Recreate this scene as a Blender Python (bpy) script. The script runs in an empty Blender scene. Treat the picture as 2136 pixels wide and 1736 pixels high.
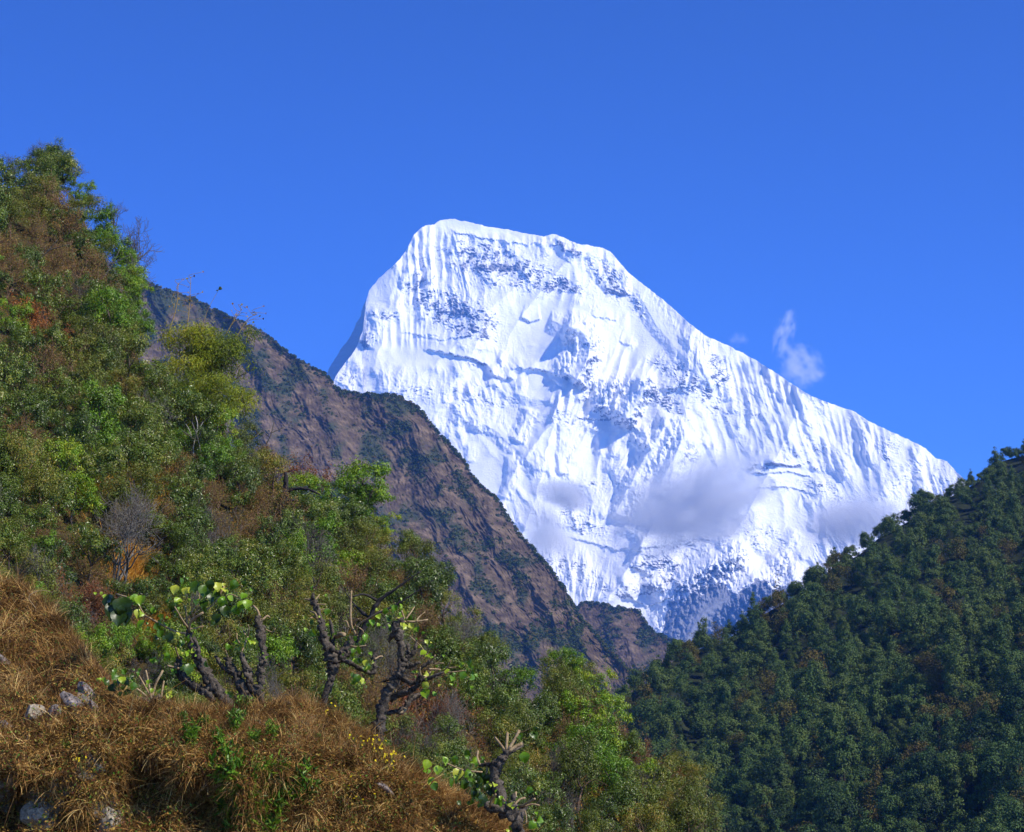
import bpy, math, random
import numpy as np
from mathutils import Vector

# ------------------------------------------------------------------ camera, sky, sun, exposure
S = bpy.context.scene
COL = S.collection
HF = math.radians(28.0)
TH = math.radians(12.0)
CAM = np.array([0.0, 0.0, 1.6])
cd = bpy.data.cameras.new("camera")
cam = bpy.data.objects.new("camera", cd)
COL.objects.link(cam)
cam.location = CAM
cam.rotation_euler = (math.radians(90) + TH, 0, 0)
cd.sensor_fit = 'HORIZONTAL'
cd.angle = HF
cd.clip_start = 0.5
cd.clip_end = 80000
S.camera = cam

SUN_EL, SUN_AZ = math.radians(43), math.radians(62)      # azimuth: from behind the camera towards its right
sdir = Vector((math.cos(SUN_EL) * math.sin(SUN_AZ), -math.cos(SUN_EL) * math.cos(SUN_AZ), math.sin(SUN_EL)))
W = bpy.data.worlds.new("World")
S.world = W
W.use_nodes = True
nt = W.node_tree
nt.nodes.clear()
sky = nt.nodes.new("ShaderNodeTexSky")
sky.sky_type = 'NISHITA'
sky.sun_disc = False
sky.sun_elevation = SUN_EL
sky.sun_rotation = math.atan2(sdir.x, sdir.y)
sky.altitude = 3500
sky.air_density = 1.0
sky.dust_density = 0.0
sky.ozone_density = 4.0
hsv = nt.nodes.new("ShaderNodeGamma")
hsv.inputs['Gamma'].default_value = 2.15
dim = nt.nodes.new("ShaderNodeHueSaturation")
dim.inputs['Value'].default_value = 0.81
bg = nt.nodes.new("ShaderNodeBackground")
bg.inputs['Strength'].default_value = 0.05
wo = nt.nodes.new("ShaderNodeOutputWorld")
nt.links.new(sky.outputs[0], dim.inputs['Color'])
nt.links.new(dim.outputs[0], hsv.inputs['Color'])
nt.links.new(hsv.outputs[0], bg.inputs[0])
nt.links.new(bg.outputs[0], wo.inputs[0])

sl = bpy.data.lights.new("sun", 'SUN')
sl.energy = 5.0
sl.angle = math.radians(0.5)
sl.color = (1.0, 0.94, 0.84)
so = bpy.data.objects.new("sun", sl)
COL.objects.link(so)
so.location = (30, -30, 60)
so.rotation_euler = sdir.to_track_quat('Z', 'Y').to_euler()

S.view_settings.view_transform = 'Standard'
S.view_settings.look = 'None'
S.view_settings.exposure = 0.46
S.view_settings.gamma = 1.0
S.render.engine = 'CYCLES'
S.cycles.max_bounces = 5
S.cycles.diffuse_bounces = 3
S.cycles.glossy_bounces = 2
S.cycles.transmission_bounces = 3
S.cycles.transparent_max_bounces = 4
S.cycles.volume_bounces = 2
S.cycles.use_denoising = True

# ------------------------------------------------------------------ layout helpers
KD = math.tan(HF / 2) / 1068.0
CT, ST = math.cos(TH), math.sin(TH)
rng = np.random.default_rng(7)
random.seed(7)


def ray(dx, dy):
    """direction with unit forward (y) component through a point of a 2136 x 1736 picture plane"""
    X = (np.asarray(dx, float) - 1068) * KD
    V = (868 - np.asarray(dy, float)) * KD
    d = CT - V * ST
    return X / d, (ST + V * CT) / d


def P(dx, dy, Y):
    a, b = ray(dx, dy)
    Y = np.asarray(Y, float)
    return np.stack(np.broadcast_arrays(CAM[0] + a * Y, CAM[1] + Y, CAM[2] + b * Y), -1)


def plane_depth(pl, dx, dy):
    """forward distance at which a ray meets z = a + b x + c y"""
    a, b, c = pl
    rx, rz = ray(dx, dy)
    return (a - CAM[2]) / (rz - b * rx - c)


def plane3(p, q, r):
    A = np.array([[1, p[0], p[1]], [1, q[0], q[1]], [1, r[0], r[1]]])
    return np.linalg.solve(A, np.array([p[2], q[2], r[2]]))


def interp(pts, x):
    pts = np.array(pts, float)
    return np.interp(x, pts[:, 0], pts[:, 1])


# ------------------------------------------------------------------ noise
_perm = np.random.default_rng(3).permutation(4096)
_ga = np.random.default_rng(4).random(4096) * 2 * math.pi
_gx, _gy = np.cos(_ga), np.sin(_ga)


def perlin(x, y, seed=0):
    x = np.asarray(x, float) + seed * 37.17
    y = np.asarray(y, float) + seed * 91.73
    xi = np.floor(x).astype(np.int64)
    yi = np.floor(y).astype(np.int64)
    xf, yf = x - xi, y - yi
    u = xf * xf * xf * (xf * (xf * 6 - 15) + 10)
    v = yf * yf * yf * (yf * (yf * 6 - 15) + 10)

    def g(ix, iy, fx, fy):
        h = _perm[(_perm[ix & 4095] + iy) & 4095]
        return _gx[h] * fx + _gy[h] * fy
    a = g(xi, yi, xf, yf)
    b = g(xi + 1, yi, xf - 1, yf)
    c = g(xi, yi + 1, xf, yf - 1)
    d = g(xi + 1, yi + 1, xf - 1, yf - 1)
    return (a + u * (b - a) + v * (c - a + u * (a - b - c + d))) * 1.5


def fbm(x, y, o=4, seed=0, gain=0.5):
    s, a, f = 0, 1.0, 1.0
    for i in range(o):
        s = s + a * perlin(x * f, y * f, seed + i)
        a *= gain
        f *= 2.03
    return s


def ridged(x, y, o=4, seed=0, gain=0.5):
    s, a, f, w = 0, 1.0, 1.0, 1.0
    for i in range(o):
        n = 1 - np.abs(perlin(x * f, y * f, seed + i))
        n = n * n
        s = s + a * n * w
        w = np.clip(n * 1.6, 0, 1)
        a *= gain
        f *= 2.07
    return s


def sstep(a, b, x):
    t = np.clip((x - a) / (b - a), 0, 1)
    return t * t * (3 - 2 * t)


def seg_dist(px, py, poly):
    """unsigned distance, side (+1 = right of the line drawn downwards) and position along the polyline 0..1"""
    best = np.full(px.shape, 1e9)
    side = np.zeros(px.shape)
    pos = np.zeros(px.shape)
    L = [0]
    for (x0, y0), (x1, y1) in zip(poly[:-1], poly[1:]):
        L.append(L[-1] + math.hypot(x1 - x0, y1 - y0))
    for k, ((x0, y0), (x1, y1)) in enumerate(zip(poly[:-1], poly[1:])):
        ex, ey = x1 - x0, y1 - y0
        l2 = ex * ex + ey * ey
        t = np.clip(((px - x0) * ex + (py - y0) * ey) / l2, 0, 1)
        qx, qy = px - (x0 + t * ex), py - (y0 + t * ey)
        d = np.hypot(qx, qy)
        m = d < best
        best = np.where(m, d, best)
        side = np.where(m, -np.sign(ex * (py - y0) - ey * (px - x0)), side)
        pos = np.where(m, (L[k] + t * math.sqrt(l2)) / L[-1], pos)
    return best, side, pos


def blob(px, py, cx, cy, rx, ry, deg=0, soft=0.5):
    a = math.radians(deg)
    u = (px - cx) * math.cos(a) + (py - cy) * math.sin(a)
    v = -(px - cx) * math.sin(a) + (py - cy) * math.cos(a)
    r = np.sqrt((u / rx) ** 2 + (v / ry) ** 2)
    return 1 - sstep(1 - soft, 1 + soft, r)


# ------------------------------------------------------------------ mesh + object helpers
def mesh_np(name, V, F, mat=None, smooth=False, attrs=None):
    """V (n,3), F (m,k) all faces with k corners"""
    me = bpy.data.meshes.new(name)
    V = np.ascontiguousarray(V, dtype=np.float32)
    F = np.ascontiguousarray(F, dtype=np.int32)
    n, k = F.shape
    me.vertices.add(len(V))
    me.vertices.foreach_set("co", V.ravel())
    me.loops.add(n * k)
    me.loops.foreach_set("vertex_index", F.ravel())
    me.polygons.add(n)
    me.polygons.foreach_set("loop_start", np.arange(0, n * k, k, dtype=np.int32))
    me.polygons.foreach_set("use_smooth", np.full(n, smooth, dtype=bool))
    for an, (dom, vals) in (attrs or {}).items():
        at = me.attributes.new(an, 'FLOAT', dom)
        at.data.foreach_set("value", np.ascontiguousarray(vals, dtype=np.float32).ravel())
    me.update(calc_edges=True)
    if mat:
        me.materials.append(mat)
    return me


def obj(name, me, parent=None, loc=None, rot=None, scale=None):
    o = bpy.data.objects.new(name, me)
    COL.objects.link(o)
    if parent:
        o.parent = parent
    if loc is not None:
        o.location = loc
    if rot is not None:
        o.rotation_euler = rot
    if scale is not None:
        o.scale = scale
    return o


def tag(o, label=None, cat=None, group=None, kind=None):
    if label:
        o["label"] = label
    if cat:
        o["category"] = cat
    if group:
        o["group"] = group
    if kind:
        o["kind"] = kind
    return o


def grid_faces(nr, nc):
    i = np.arange(nr - 1)[:, None] * nc + np.arange(nc - 1)[None, :]
    return np.stack([i, i + 1, i + nc + 1, i + nc], -1).reshape(-1, 4)


def material(name, build):
    m = bpy.data.materials.new(name)
    m.use_nodes = True
    t = m.node_tree
    t.nodes.clear()
    out = t.nodes.new("ShaderNodeOutputMaterial")
    build(t, out)
    return m


class NB:
    """small node builder"""
    def __init__(s, t):
        s.t = t

    def n(s, typ, ins=None, **kw):
        nd = s.t.nodes.new(typ)
        for k, v in kw.items():
            setattr(nd, k, v)
        for k, v in (ins or {}).items():
            if hasattr(v, 'is_linked') or hasattr(v, 'links'):
                s.t.links.new(v, nd.inputs[k])
            else:
                nd.inputs[k].default_value = v
        return nd

    def attr(s, name):
        return s.n("ShaderNodeAttribute", attribute_name=name).outputs['Fac']

    def noise(s, vec, scale, detail=4, rough=0.55):
        return s.n("ShaderNodeTexNoise", {'Vector': vec, 'Scale': scale, 'Detail': detail, 'Roughness': rough}).outputs['Fac']

    def ramp(s, fac, stops):
        r = s.n("ShaderNodeValToRGB", {'Fac': fac})
        e = r.color_ramp.elements
        while len(e) < len(stops):
            e.new(0.5)
        for el, (p, c) in zip(e, stops):
            el.position = p
            el.color = tuple(c) + ((1,) if len(c) == 3 else ())
        return r.outputs['Color']

    def mix(s, f, a, b, mode='MIX'):
        nd = s.n("ShaderNodeMix", data_type='RGBA', blend_type=mode)
        for idx, v in ((0, f), (6, a), (7, b)):
            if hasattr(v, 'is_linked'):
                s.t.links.new(v, nd.inputs[idx])
            else:
                nd.inputs[idx].default_value = v if idx == 0 else tuple(v) + (1,)
        return nd.outputs[2]

    def math(s, op, a, b=0.0, c=0.0, clamp=False):
        nd = s.n("ShaderNodeMath", operation=op, use_clamp=clamp)
        for i, v in enumerate((a, b, c)):
            if hasattr(v, 'is_linked'):
                s.t.links.new(v, nd.inputs[i])
            else:
                nd.inputs[i].default_value = v
        return nd.outputs[0]

    def pos(s):
        return s.n("ShaderNodeNewGeometry").outputs['Position']

    def bsdf(s, out, color, rough=0.8, spec=0.3, normal=None):
        b = s.n("ShaderNodeBsdfPrincipled", {'Base Color': color, 'Roughness': rough, 'Specular IOR Level': spec})
        if normal is not None:
            s.t.links.new(normal, b.inputs['Normal'])
        s.t.links.new(b.outputs[0], out.inputs['Surface'])
        return b

    def bump(s, h, dist, strength=1.0):
        return s.n("ShaderNodeBump", {'Height': h, 'Distance': dist, 'Strength': strength}).outputs[0]


# ------------------------------------------------------------------ ground
def m_ground(t, out):
    b = NB(t)
    p = b.pos()
    c = b.ramp(b.noise(p, 0.3, 6), [(0.3, (0.05, 0.035, 0.015)), (0.5, (0.14, 0.08, 0.03)), (0.7, (0.07, 0.07, 0.02))])
    b.bsdf(out, c, 0.95, 0.1)


M_GROUND = material("dry_valley_earth", m_ground)
G = 40000.0
gm = mesh_np("ground", np.array([[-G, -G, 0], [G, -G, 0], [G, G, 0], [-G, G, 0]]), np.array([[0, 1, 2, 3]]), M_GROUND)
tag(obj("ground", gm), "dry earth of the valley floor", "ground", kind="structure")

# ------------------------------------------------------------------ snow mountain
MTOP = [(560, 900), (600, 880), (640, 850), (672, 832), (690, 806), (700, 786), (712, 768), (728, 748), (745, 722), (757, 690), (760, 660),
        (763, 630), (770, 606), (790, 582), (812, 562), (835, 540), (850, 518), (862, 492), (880, 474), (905, 468), (918, 460),
        (940, 457), (975, 463), (1010, 472), (1060, 480), (1110, 490), (1135, 494), (1150, 489), (1170, 493), (1200, 508),
        (1225, 512), (1250, 516), (1272, 524), (1290, 545), (1310, 568), (1330, 585), (1365, 612), (1400, 640), (1430, 668),
        (1470, 700), (1520, 722), (1570, 748), (1615, 776), (1650, 800), (1690, 826), (1740, 845), (1785, 860), (1800, 872),
        (1840, 893), (1890, 915), (1930, 935), (1950, 955), (1975, 963), (1995, 985), (2015, 1003), (2040, 1040), (2080, 1100), (2130, 1180)]
nc, nr = 1570, 900
dxs = np.linspace(562, 2126, nc)
top = interp(MTOP, dxs)
top = top + 1.6 * fbm(dxs / 14, dxs * 0 + 3.3, 4, 5) - 0.4
s_ = np.linspace(0, 1, nr)[:, None]
BOT = 1500.0
DX = np.broadcast_to(dxs[None, :], (nr, nc)).copy()
DY = top[None, :] + (BOT - top[None, :]) * s_

X, Yd = DX, DY
wx = X + 7 * fbm(X / 60, Yd / 60, 3, 21)
wy = Yd + 7 * fbm(X / 60, Yd / 60, 3, 31)
depth = 11000 + 2.7 * (1450 - Yd)
depth += 260 * sstep(1000, 640, X)              # left edge turns away a little
depth -= 0.28 * np.clip(X - 1250, 0, 900)        # right arm comes forward
# broad buttresses
depth -= 150 * ridged(wx / 260 + 0.002 * Yd, wy / 700, 2, 41)
soft = np.zeros_like(X)                          # 1 = smooth snowfield
for bl in [(1080, 482, 190, 16, 8), (1160, 560, 42, 55, -20), (1060, 690, 210, 40, 2), (880, 735, 130, 26, 4), (1170, 745, 110, 40, 8),
           (1090, 900, 80, 60, 40), (1020, 990, 70, 50, 40), (1250, 620, 60, 60, 35), (1360, 690, 60, 60, 40), (1330, 1255, 70, 16, -12),
           (1560, 1180, 60, 25, -30), (1640, 985, 80, 12, 4), (1190, 940, 60, 50, 0), (1230, 1120, 80, 22, 10), (1500, 1000, 110, 60, 20),
           (1130, 800, 60, 25, 0), (1180, 640, 90, 40, 0)]:
    soft = np.maximum(soft, blob(wx, wy, *bl))
rough = (1 - 0.88 * soft) * (0.3 + 0.7 * sstep(-0.35, 0.35, fbm(X / 95, Yd / 95, 3, 19)))
RK = [(1040, 552, 105, 34, 15, 1.0), (1150, 592, 70, 20, 12, .85), (1272, 584, 24, 42, -28, .95), (955, 655, 78, 34, 28, 1.0), (880, 618, 30, 34, 0, .8),
      (880, 560, 16, 30, 0, .6), (1182, 512, 32, 9, 28, 1.0), (975, 525, 60, 12, 25, .5), (800, 655, 34, 16, 0, .6), (760, 700, 12, 34, 0, .7),
      (735, 790, 34, 20, 10, .62), (860, 810, 70, 22, 10, .42), (990, 830, 90, 24, 10, .38), (1330, 640, 14, 34, -20, .6), (1240, 640, 14, 20, 0, .4),
      (1410, 780, 70, 22, 38, .68), (1500, 770, 16, 44, -25, .8), (1385, 830, 66, 18, 42, .7), (1470, 830, 60, 18, 40, .55), (1560, 850, 40, 12, 30, .4),
      (1620, 972, 78, 5, -2, .8), (1705, 1015, 34, 14, 20, .6), (1750, 1040, 40, 10, 30, .5), (1850, 935, 30, 30, 20, .45), (1960, 985, 40, 24, 30, .4),
      (1440, 960, 30, 24, 0, .4), (1230, 745, 12, 50, 5, .7), (1170, 1180, 80, 22, 12, .62), (1240, 1225, 70, 14, 14, .55), (1210, 1080, 90, 20, 40, .55),
      (1340, 1030, 24, 44, 20, .4), (1390, 1170, 60, 24, -14, .66), (1460, 1130, 100, 14, -8, .6), (1600, 1120, 60, 22, 10, .5), (1650, 1190, 50, 20, 8, .5),
      (1380, 1215, 70, 18, -10, .7), (1450, 1215, 60, 22, -25, .7), (1200, 870, 90, 14, -4, .35), (1330, 900, 40, 30, 0, .35), (1000, 760, 30, 5, 10, .6),
      (1240, 1010, 70, 10, 6, .5), (1680, 930, 80, 30, 20, .25), (1900, 1000, 60, 30, 20, .3), (1560, 1240, 60, 20, -20, .6)]
rock = np.zeros_like(X)
for (cx, cy, rx, ry, a, st) in RK:
    rock = np.maximum(rock, st * blob(wx + 8 * fbm(X / 22, Yd / 22, 2, 23), wy + 8 * fbm(X / 22, Yd / 22, 2, 24), cx, cy, rx * 1.08, ry * 1.15, a, 0.8))
rock *= np.clip(0.75 + 0.75 * fbm(X / 16 + Yd / 40, Yd / 22, 3, 29), 0, 1.15)        # snow couloirs cut through the bands
# bare rock foot below the shelf, smoothed and evened in colour to imitate haze
foot = interp([(1100, 1480), (1340, 1400), (1380, 1325), (1391, 1264), (1441, 1232), (1500, 1208), (1535, 1240), (1578, 1200), (1617, 1224),
               (1680, 1222), (1760, 1180), (1900, 1110), (2100, 1060)], X) + 12 * fbm(X / 26, Yd / 26, 4, 77)
footm = sstep(-6, 26, Yd - foot)
rough = np.where(footm > 0.01, rough * (1 - 0.75 * footm), rough)

# medium forms: erosion-like ridges running down the fall line (down and a little right on the right arm)
lean = interp([(700, 0.1), (860, 0.05), (980, 0.3), (1110, 0.35), (1165, 0.0), (1290, -0.42), (1410, -0.4), (1500, 0.2), (1640, 0.42), (2100, 0.5)], X)
ux = wx - lean * (wy - 900)
depth -= rough * 34 * ridged(ux / 74, wy / 210, 3, 51)
depth -= rough * 9 * ridged(ux / 22 + 0.2 * fbm(wx / 40, wy / 40, 2, 8), wy / 46, 3, 61)
depth -= (0.15 + 0.85 * rough) * 3.4 * ridged(wx / 11, wy / 8, 4, 71, 0.62)
depth -= (0.1 + 0.9 * rough) * 1.3 * ridged(ux / 5, wy / 22, 2, 73)
rock = rock * (1 - footm)
depth -= rock * 15 * ridged(wx / 13 + 0.5 * fbm(wx / 9, wy / 9, 2, 83), wy / 10, 3, 81)
depth -= rock * 9 * fbm(wx / 4.5, wy / 4, 2, 85)


def rib(poly, lw, rw, amp, wob=2.5, ends=0.12):
    """a crest along the polyline: steep on its left, gentle on its right"""
    xs = [p[0] for p in poly]
    ys = [p[1] for p in poly]
    R = 4 * max(lw, rw)
    j0, j1 = np.searchsorted(dxs, [min(xs) - R, max(xs) + R])
    sub = (slice(None), slice(j0, j1))
    x_, y_ = X[sub], Yd[sub]
    d, sd, po = seg_dist(x_ + wob * fbm(x_ / 12, y_ / 12, 2, 91), y_, poly)
    w = np.where(sd > 0, rw, lw)
    f = np.clip(1 - d / w, 0, 1)
    f = np.where(sd > 0, f * f * (3 - 2 * f) * 0.5 + f * 0.5, f)
    e = sstep(0, ends, po) * sstep(0, ends, 1 - po) if ends > 0 else 1
    f = np.clip(f + 0.25 * (1 - np.abs(2 * f - 1)) * fbm(x_ / 9, y_ / 14, 3, 99), 0, 1)
    depth[sub] -= amp * f * e


def ledge(poly, w, amp, back=60):
    """ice cliff: everything just above the line bulges out over what lies below it"""
    xs = [p[0] for p in poly]
    R = back * 2
    j0, j1 = np.searchsorted(dxs, [min(xs) - R, max(xs) + R])
    sub = (slice(None), slice(j0, j1))
    x_, y_ = X[sub], Yd[sub]
    y_ = y_ + 3 * fbm(x_ / 11, y_ / 30, 3, 95)
    d, sd, po = seg_dist(x_, y_, poly)
    up = sd > 0                                    # line drawn left to right: its upper side
    f = np.where(up, np.clip(1 - d / back, 0, 1) ** 1.5 * sstep(-0.1, 1, d / w), 0)
    depth[sub] -= amp * f * sstep(0, 0.1, po) * sstep(0, 0.1, 1 - po)


def z4(*pts):
    return [(667.7 + p[0] * .3603, 417.5 + p[1] * .3603) for p in pts]


for r_ in [(z4((1400, 720), (1500, 745), (1560, 830), (1550, 920), (1490, 985), (1440, 1060)), 58, 40, 170, 3, .1),
           (z4((1320, 690), (1430, 735), (1505, 760)), 30, 30, 60), (z4((1585, 930), (1590, 1015), (1600, 1100)), 30, 16, 62, 3, .5), (z4((1160, 1000), (1165, 1060), (1168, 1125)), 26, 16, 46, 3, .5),
           (z4((985, 950), (1000, 1000), (995, 1090)), 16, 20, 40, 2, .2), (z4((1330, 980), (1390, 1040), (1370, 1065)), 26, 20, 36), (z4((1655, 625), (1672, 735)), 16, 14, 28, 2, .5),
           (z4((1795, 785), (1815, 890)), 16, 14, 30, 2, .5), (z4((1495, 550), (1512, 630)), 14, 14, 22, 2, .5), (z4((1870, 1270), (1885, 1360), (1902, 1460)), 36, 14, 85, 3, .35),
           (z4((1860, 960), (1880, 1080), (1820, 1190), (1750, 1330)), 130, 26, 190, 3, .2), (z4((1870, 1010), (1880, 1080), (1820, 1190), (1760, 1330)), 30, 30, 50), (z4((2010, 1220), (1985, 1330), (1905, 1450), (1835, 1570), (1750, 1730), (1700, 1850)), 20, 50, 95, 2, .06),
           (z4((2135, 1320), (2060, 1470), (1990, 1600), (1920, 1720)), 15, 44, 62, 2, .1), (z4((1205, 1195), (1185, 1270), (1150, 1350), (1120, 1400)), 18, 30, 55, 2, .1),
           (z4((1090, 1470), (1088, 1600), (1045, 1735)), 10, 34, 34, 2, .1), (z4((855, 1395), (860, 1530)), 9, 24, 26, 2, .2),
           (z4((1385, 1180), (1392, 1330), (1380, 1450), (1388, 1620)), 7, 40, 26, 2, .1), (z4((760, 1230), (900, 1270), (1010, 1330), (1150, 1450), (1290, 1600)), 24, 44, 44, 4, .1),
           (z4((1440, 1380), (1400, 1500), (1395, 1600)), 14, 26, 26), (z4((1570, 1290), (1500, 1420), (1450, 1540)), 12, 26, 28), (z4((1660, 1330), (1620, 1400), (1600, 1470)), 12, 20, 24),
           (z4((1720, 1340), (1690, 1430), (1680, 1490)), 12, 16, 24), (z4((720, 1060), (712, 1180)), 7, 12, 18, 1, .2), (z4((850, 1080), (845, 1170)), 6, 12, 16, 1, .2), (z4((785, 1070), (790, 1160)), 6, 12, 16, 1, .2),
           (z4((600, 160), (610, 260), (630, 400), (615, 500)), 14, 26, 30, 2, .1), (z4((560, 200), (500, 400), (470, 500)), 14, 26, 26, 2, .1), (z4((520, 360), (495, 470), (470, 520)), 14, 16, 34, 2, .15),
           (z4((640, 400), (630, 500), (560, 640), (620, 700)), 16, 20, 34, 2, .1), (z4((960, 700), (800, 780), (720, 790)), 12, 20, 14), (z4((1060, 870), (1040, 930)), 8, 14, 14),
           (z4((330, 680), (300, 770), (250, 840)), 20, 30, 40), (z4((1360, 215), (1430, 290), (1490, 320)), 22, 16, 42, 2, .1), (z4((1280, 210), (1320, 330)), 12, 12, 20),
           (z4((1550, 300), (1600, 420), (1700, 540)), 16, 24, 36, 3, .1), (z4((1760, 380), (1770, 500), (1760, 560)), 34, 14, 56, 3, .15), (z4((1000, 270), (1030, 380)), 18, 14, 24),
           ([(1600, 775), (1620, 840), (1640, 900), (1652, 950)], 7, 24, 15), ([(1660, 815), (1672, 880), (1690, 940)], 7, 22, 13), ([(1545, 745), (1575, 800), (1590, 860), (1620, 930)], 8, 28, 18),
           ([(1780, 862), (1800, 920), (1820, 980)], 8, 26, 20), ([(1835, 895), (1850, 950), (1880, 1010)], 7, 22, 16), ([(1730, 845), (1745, 900), (1770, 960)], 7, 22, 13),
           ([(1900, 925), (1915, 985), (1940, 1030)], 8, 22, 14), ([(1500, 840), (1530, 900), (1560, 950)], 8, 26, 16), ([(1460, 880), (1475, 930), (1500, 980)], 8, 26, 24),
           ([(1320, 590), (1370, 680), (1440, 760), (1500, 830)], 22, 60, 44), ([(1420, 690), (1470, 770), (1490, 820)], 14, 30, 34), ([(1500, 760), (1512, 800), (1520, 840)], 16, 20, 36),
           ([(1215, 1000), (1235, 1040), (1262, 1085)], 22, 30, 40), ([(1120, 1050), (1160, 1090), (1230, 1110)], 12, 24, 20),
           ([(1400, 1150), (1370, 1190), (1352, 1230)], 26, 40, 60), ([(1330, 1110), (1338, 1150), (1320, 1190)], 16, 26, 34), ([(1500, 1150), (1440, 1190), (1400, 1225), (1352, 1245)], 34, 40, 80),
           ([(1590, 1120), (1540, 1150), (1500, 1175)], 22, 30, 40), ([(1660, 1100), (1640, 1140), (1600, 1170)], 16, 30, 34), ([(1690, 1040), (1700, 1080), (1690, 1110)], 14, 24, 30),
           ([(1560, 1130), (1520, 1165), (1450, 1200), (1400, 1225)], 26, 30, 60), ([(1600, 1180), (1540, 1232), (1470, 1275), (1410, 1370), (1385, 1450)], 90, 90, 300),
           ([(1690, 1200), (1640, 1235), (1580, 1300), (1540, 1380)], 80, 60, 200)]:
    rib(*r_)
for l_ in [(z4((580, 870), (700, 888), (850, 920), (960, 960), (1000, 1020), (1060, 1046), (1150, 1030)), 5, 46, 46), (z4((1150, 685), (1215, 710), (1285, 700)), 5, 30, 40), (z4((460, 770), (540, 785), (700, 790)), 4, 20, 16),
           ([(1060, 770), (1120, 772), (1180, 792)], 5, 36, 46),
           ([(1290, 715), (1315, 722)], 4, 20, 40), ([(1560, 992), (1640, 985), (1700, 1000)], 4, 26, 12), ([(1570, 1020), (1650, 1018), (1710, 1035)], 4, 22, 12),
           ([(1200, 872), (1260, 880), (1300, 868)], 4, 26, 30), ([(930, 480), (1000, 498), (1100, 512), (1150, 506)], 4, 30, 10),
           ([(1300, 1240), (1350, 1268), (1420, 1240)], 4, 30, 36), ([(860, 700), (920, 712), (990, 700)], 4, 20, 22),
           ([(1230, 660), (1290, 672)], 4, 20, 30), ([(1180, 1120), (1290, 1150), (1400, 1140)], 4, 26, 16)]:
    ledge(*l_)
for (cx, cy, rx, ry, ang, wl, amp) in [(882, 560, 46, 90, 4, 10, 12), (845, 695, 95, 30, 2, 9, 9), (1255, 808, 110, 62, -22, 15, 40), (1590, 800, 110, 70, 14, 9, 9),
                                       (1790, 915, 70, 60, 12, 9, 9), (1660, 900, 110, 60, 16, 10, 9), (1420, 945, 60, 70, -22, 12, 13), (1140, 505, 130, 14, 3, 9, 8),
                                       (1250, 545, 40, 34, 0, 9, 9), (1930, 1000, 90, 50, 14, 9, 8), (1480, 900, 100, 40, 24, 13, 9), (1210, 950, 110, 60, -10, 17, 12),
                                       (1000, 545, 50, 60, 10, 12, 6), (960, 820, 120, 24, 3, 12, 10), (1180, 600, 50, 30, -15, 10, 8), (1745, 960, 90, 40, 18, 13, 10)]:
    a = math.radians(ang)
    u = X * math.cos(a) - Yd * math.sin(a) + 1.5 * fbm(X / 20, Yd / 30, 2, 97)
    v = X * math.sin(a) + Yd * math.cos(a)
    n = np.abs(perlin(u / wl * 0.5 + 0.25 * perlin(u / 60, v / 60, 5), v / 260, cx * 0.01))
    depth -= blob(X, Yd, cx, cy, rx, ry, ang, 0.6) * 1.7 * amp * (1 - 2.2 * n)

snowrel = P(DX, DY, depth)
# the far side: turn over the crest and run down behind
back = []
for k, (dd, dz) in enumerate([(40, -14), (160, -120), (500, -520), (1200, -1500), (2600, -3600)]):
    b_ = snowrel[0].copy()
    b_[:, 1] += dd
    b_[:, 2] = np.maximum(b_[:, 2] + dz, -5)
    back.append(b_)
sk = snowrel[-1].copy()
sk[:, 1] -= 500
sk[:, 2] = -3
V = np.concatenate([np.stack(back[::-1]), snowrel, sk[None]], 0)
nb = len(back)
rk = np.concatenate([np.zeros((nb, nc)), rock, rock[-1:]])
fm = np.concatenate([np.zeros((nb, nc)), footm, footm[-1:]])


def m_snow(t, out):
    b = NB(t)
    p = b.pos()
    rk_, ft = b.attr("rock"), b.attr("foot")
    nz = b.noise(p, 0.018, 6, 0.62)
    nz2 = b.noise(p, 0.07, 5, 0.65)
    nn = b.n("ShaderNodeNewGeometry").outputs['Normal']
    sep = b.n("ShaderNodeSeparateXYZ", {0: nn})
    steep = b.math('SUBTRACT', 0.62, sep.outputs['Z'])
    e = b.math('ADD', b.math('MULTIPLY', rk_, 0.82), b.math('MULTIPLY', steep, 0.4))
    e = b.math('ADD', e, b.math('MULTIPLY', b.math('SUBTRACT', nz, 0.5), 1.1))
    e = b.math('ADD', e, b.math('MULTIPLY', b.math('SUBTRACT', nz2, 0.5), 1.9))
    e = b.math('ADD', e, b.math('MULTIPLY', ft, 1.6))
    m = b.n("ShaderNodeMapRange", {'Value': e, 'From Min': 0.52, 'From Max': 0.74}).outputs[0]
    rc = b.ramp(nz2, [(0.35, (0.11, 0.11, 0.12)), (0.6, (0.26, 0.25, 0.26)), (0.75, (0.45, 0.45, 0.46))])
    rc = b.mix(b.math('MULTIPLY', ft, 0.85, clamp=True), rc, (0.20, 0.20, 0.21))  # haze painted into the foot's rock as a lighter, even grey
    c = b.mix(m, (0.85, 0.84, 0.82), rc)
    b.bsdf(out, c, 0.7, 0.2, b.bump(nz2, 14.0, 0.25))


M_SNOW = material("snow_and_rock", m_snow)
me = mesh_np("snow_mountain", V.reshape(-1, 3), grid_faces(nr + nb + 1, nc), M_SNOW, True,
             {"rock": ('POINT', rk), "foot": ('POINT', fm)})
tag(obj("snow_mountain", me), "huge snow covered mountain rising behind the valley", "mountain", kind="structure")

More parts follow.
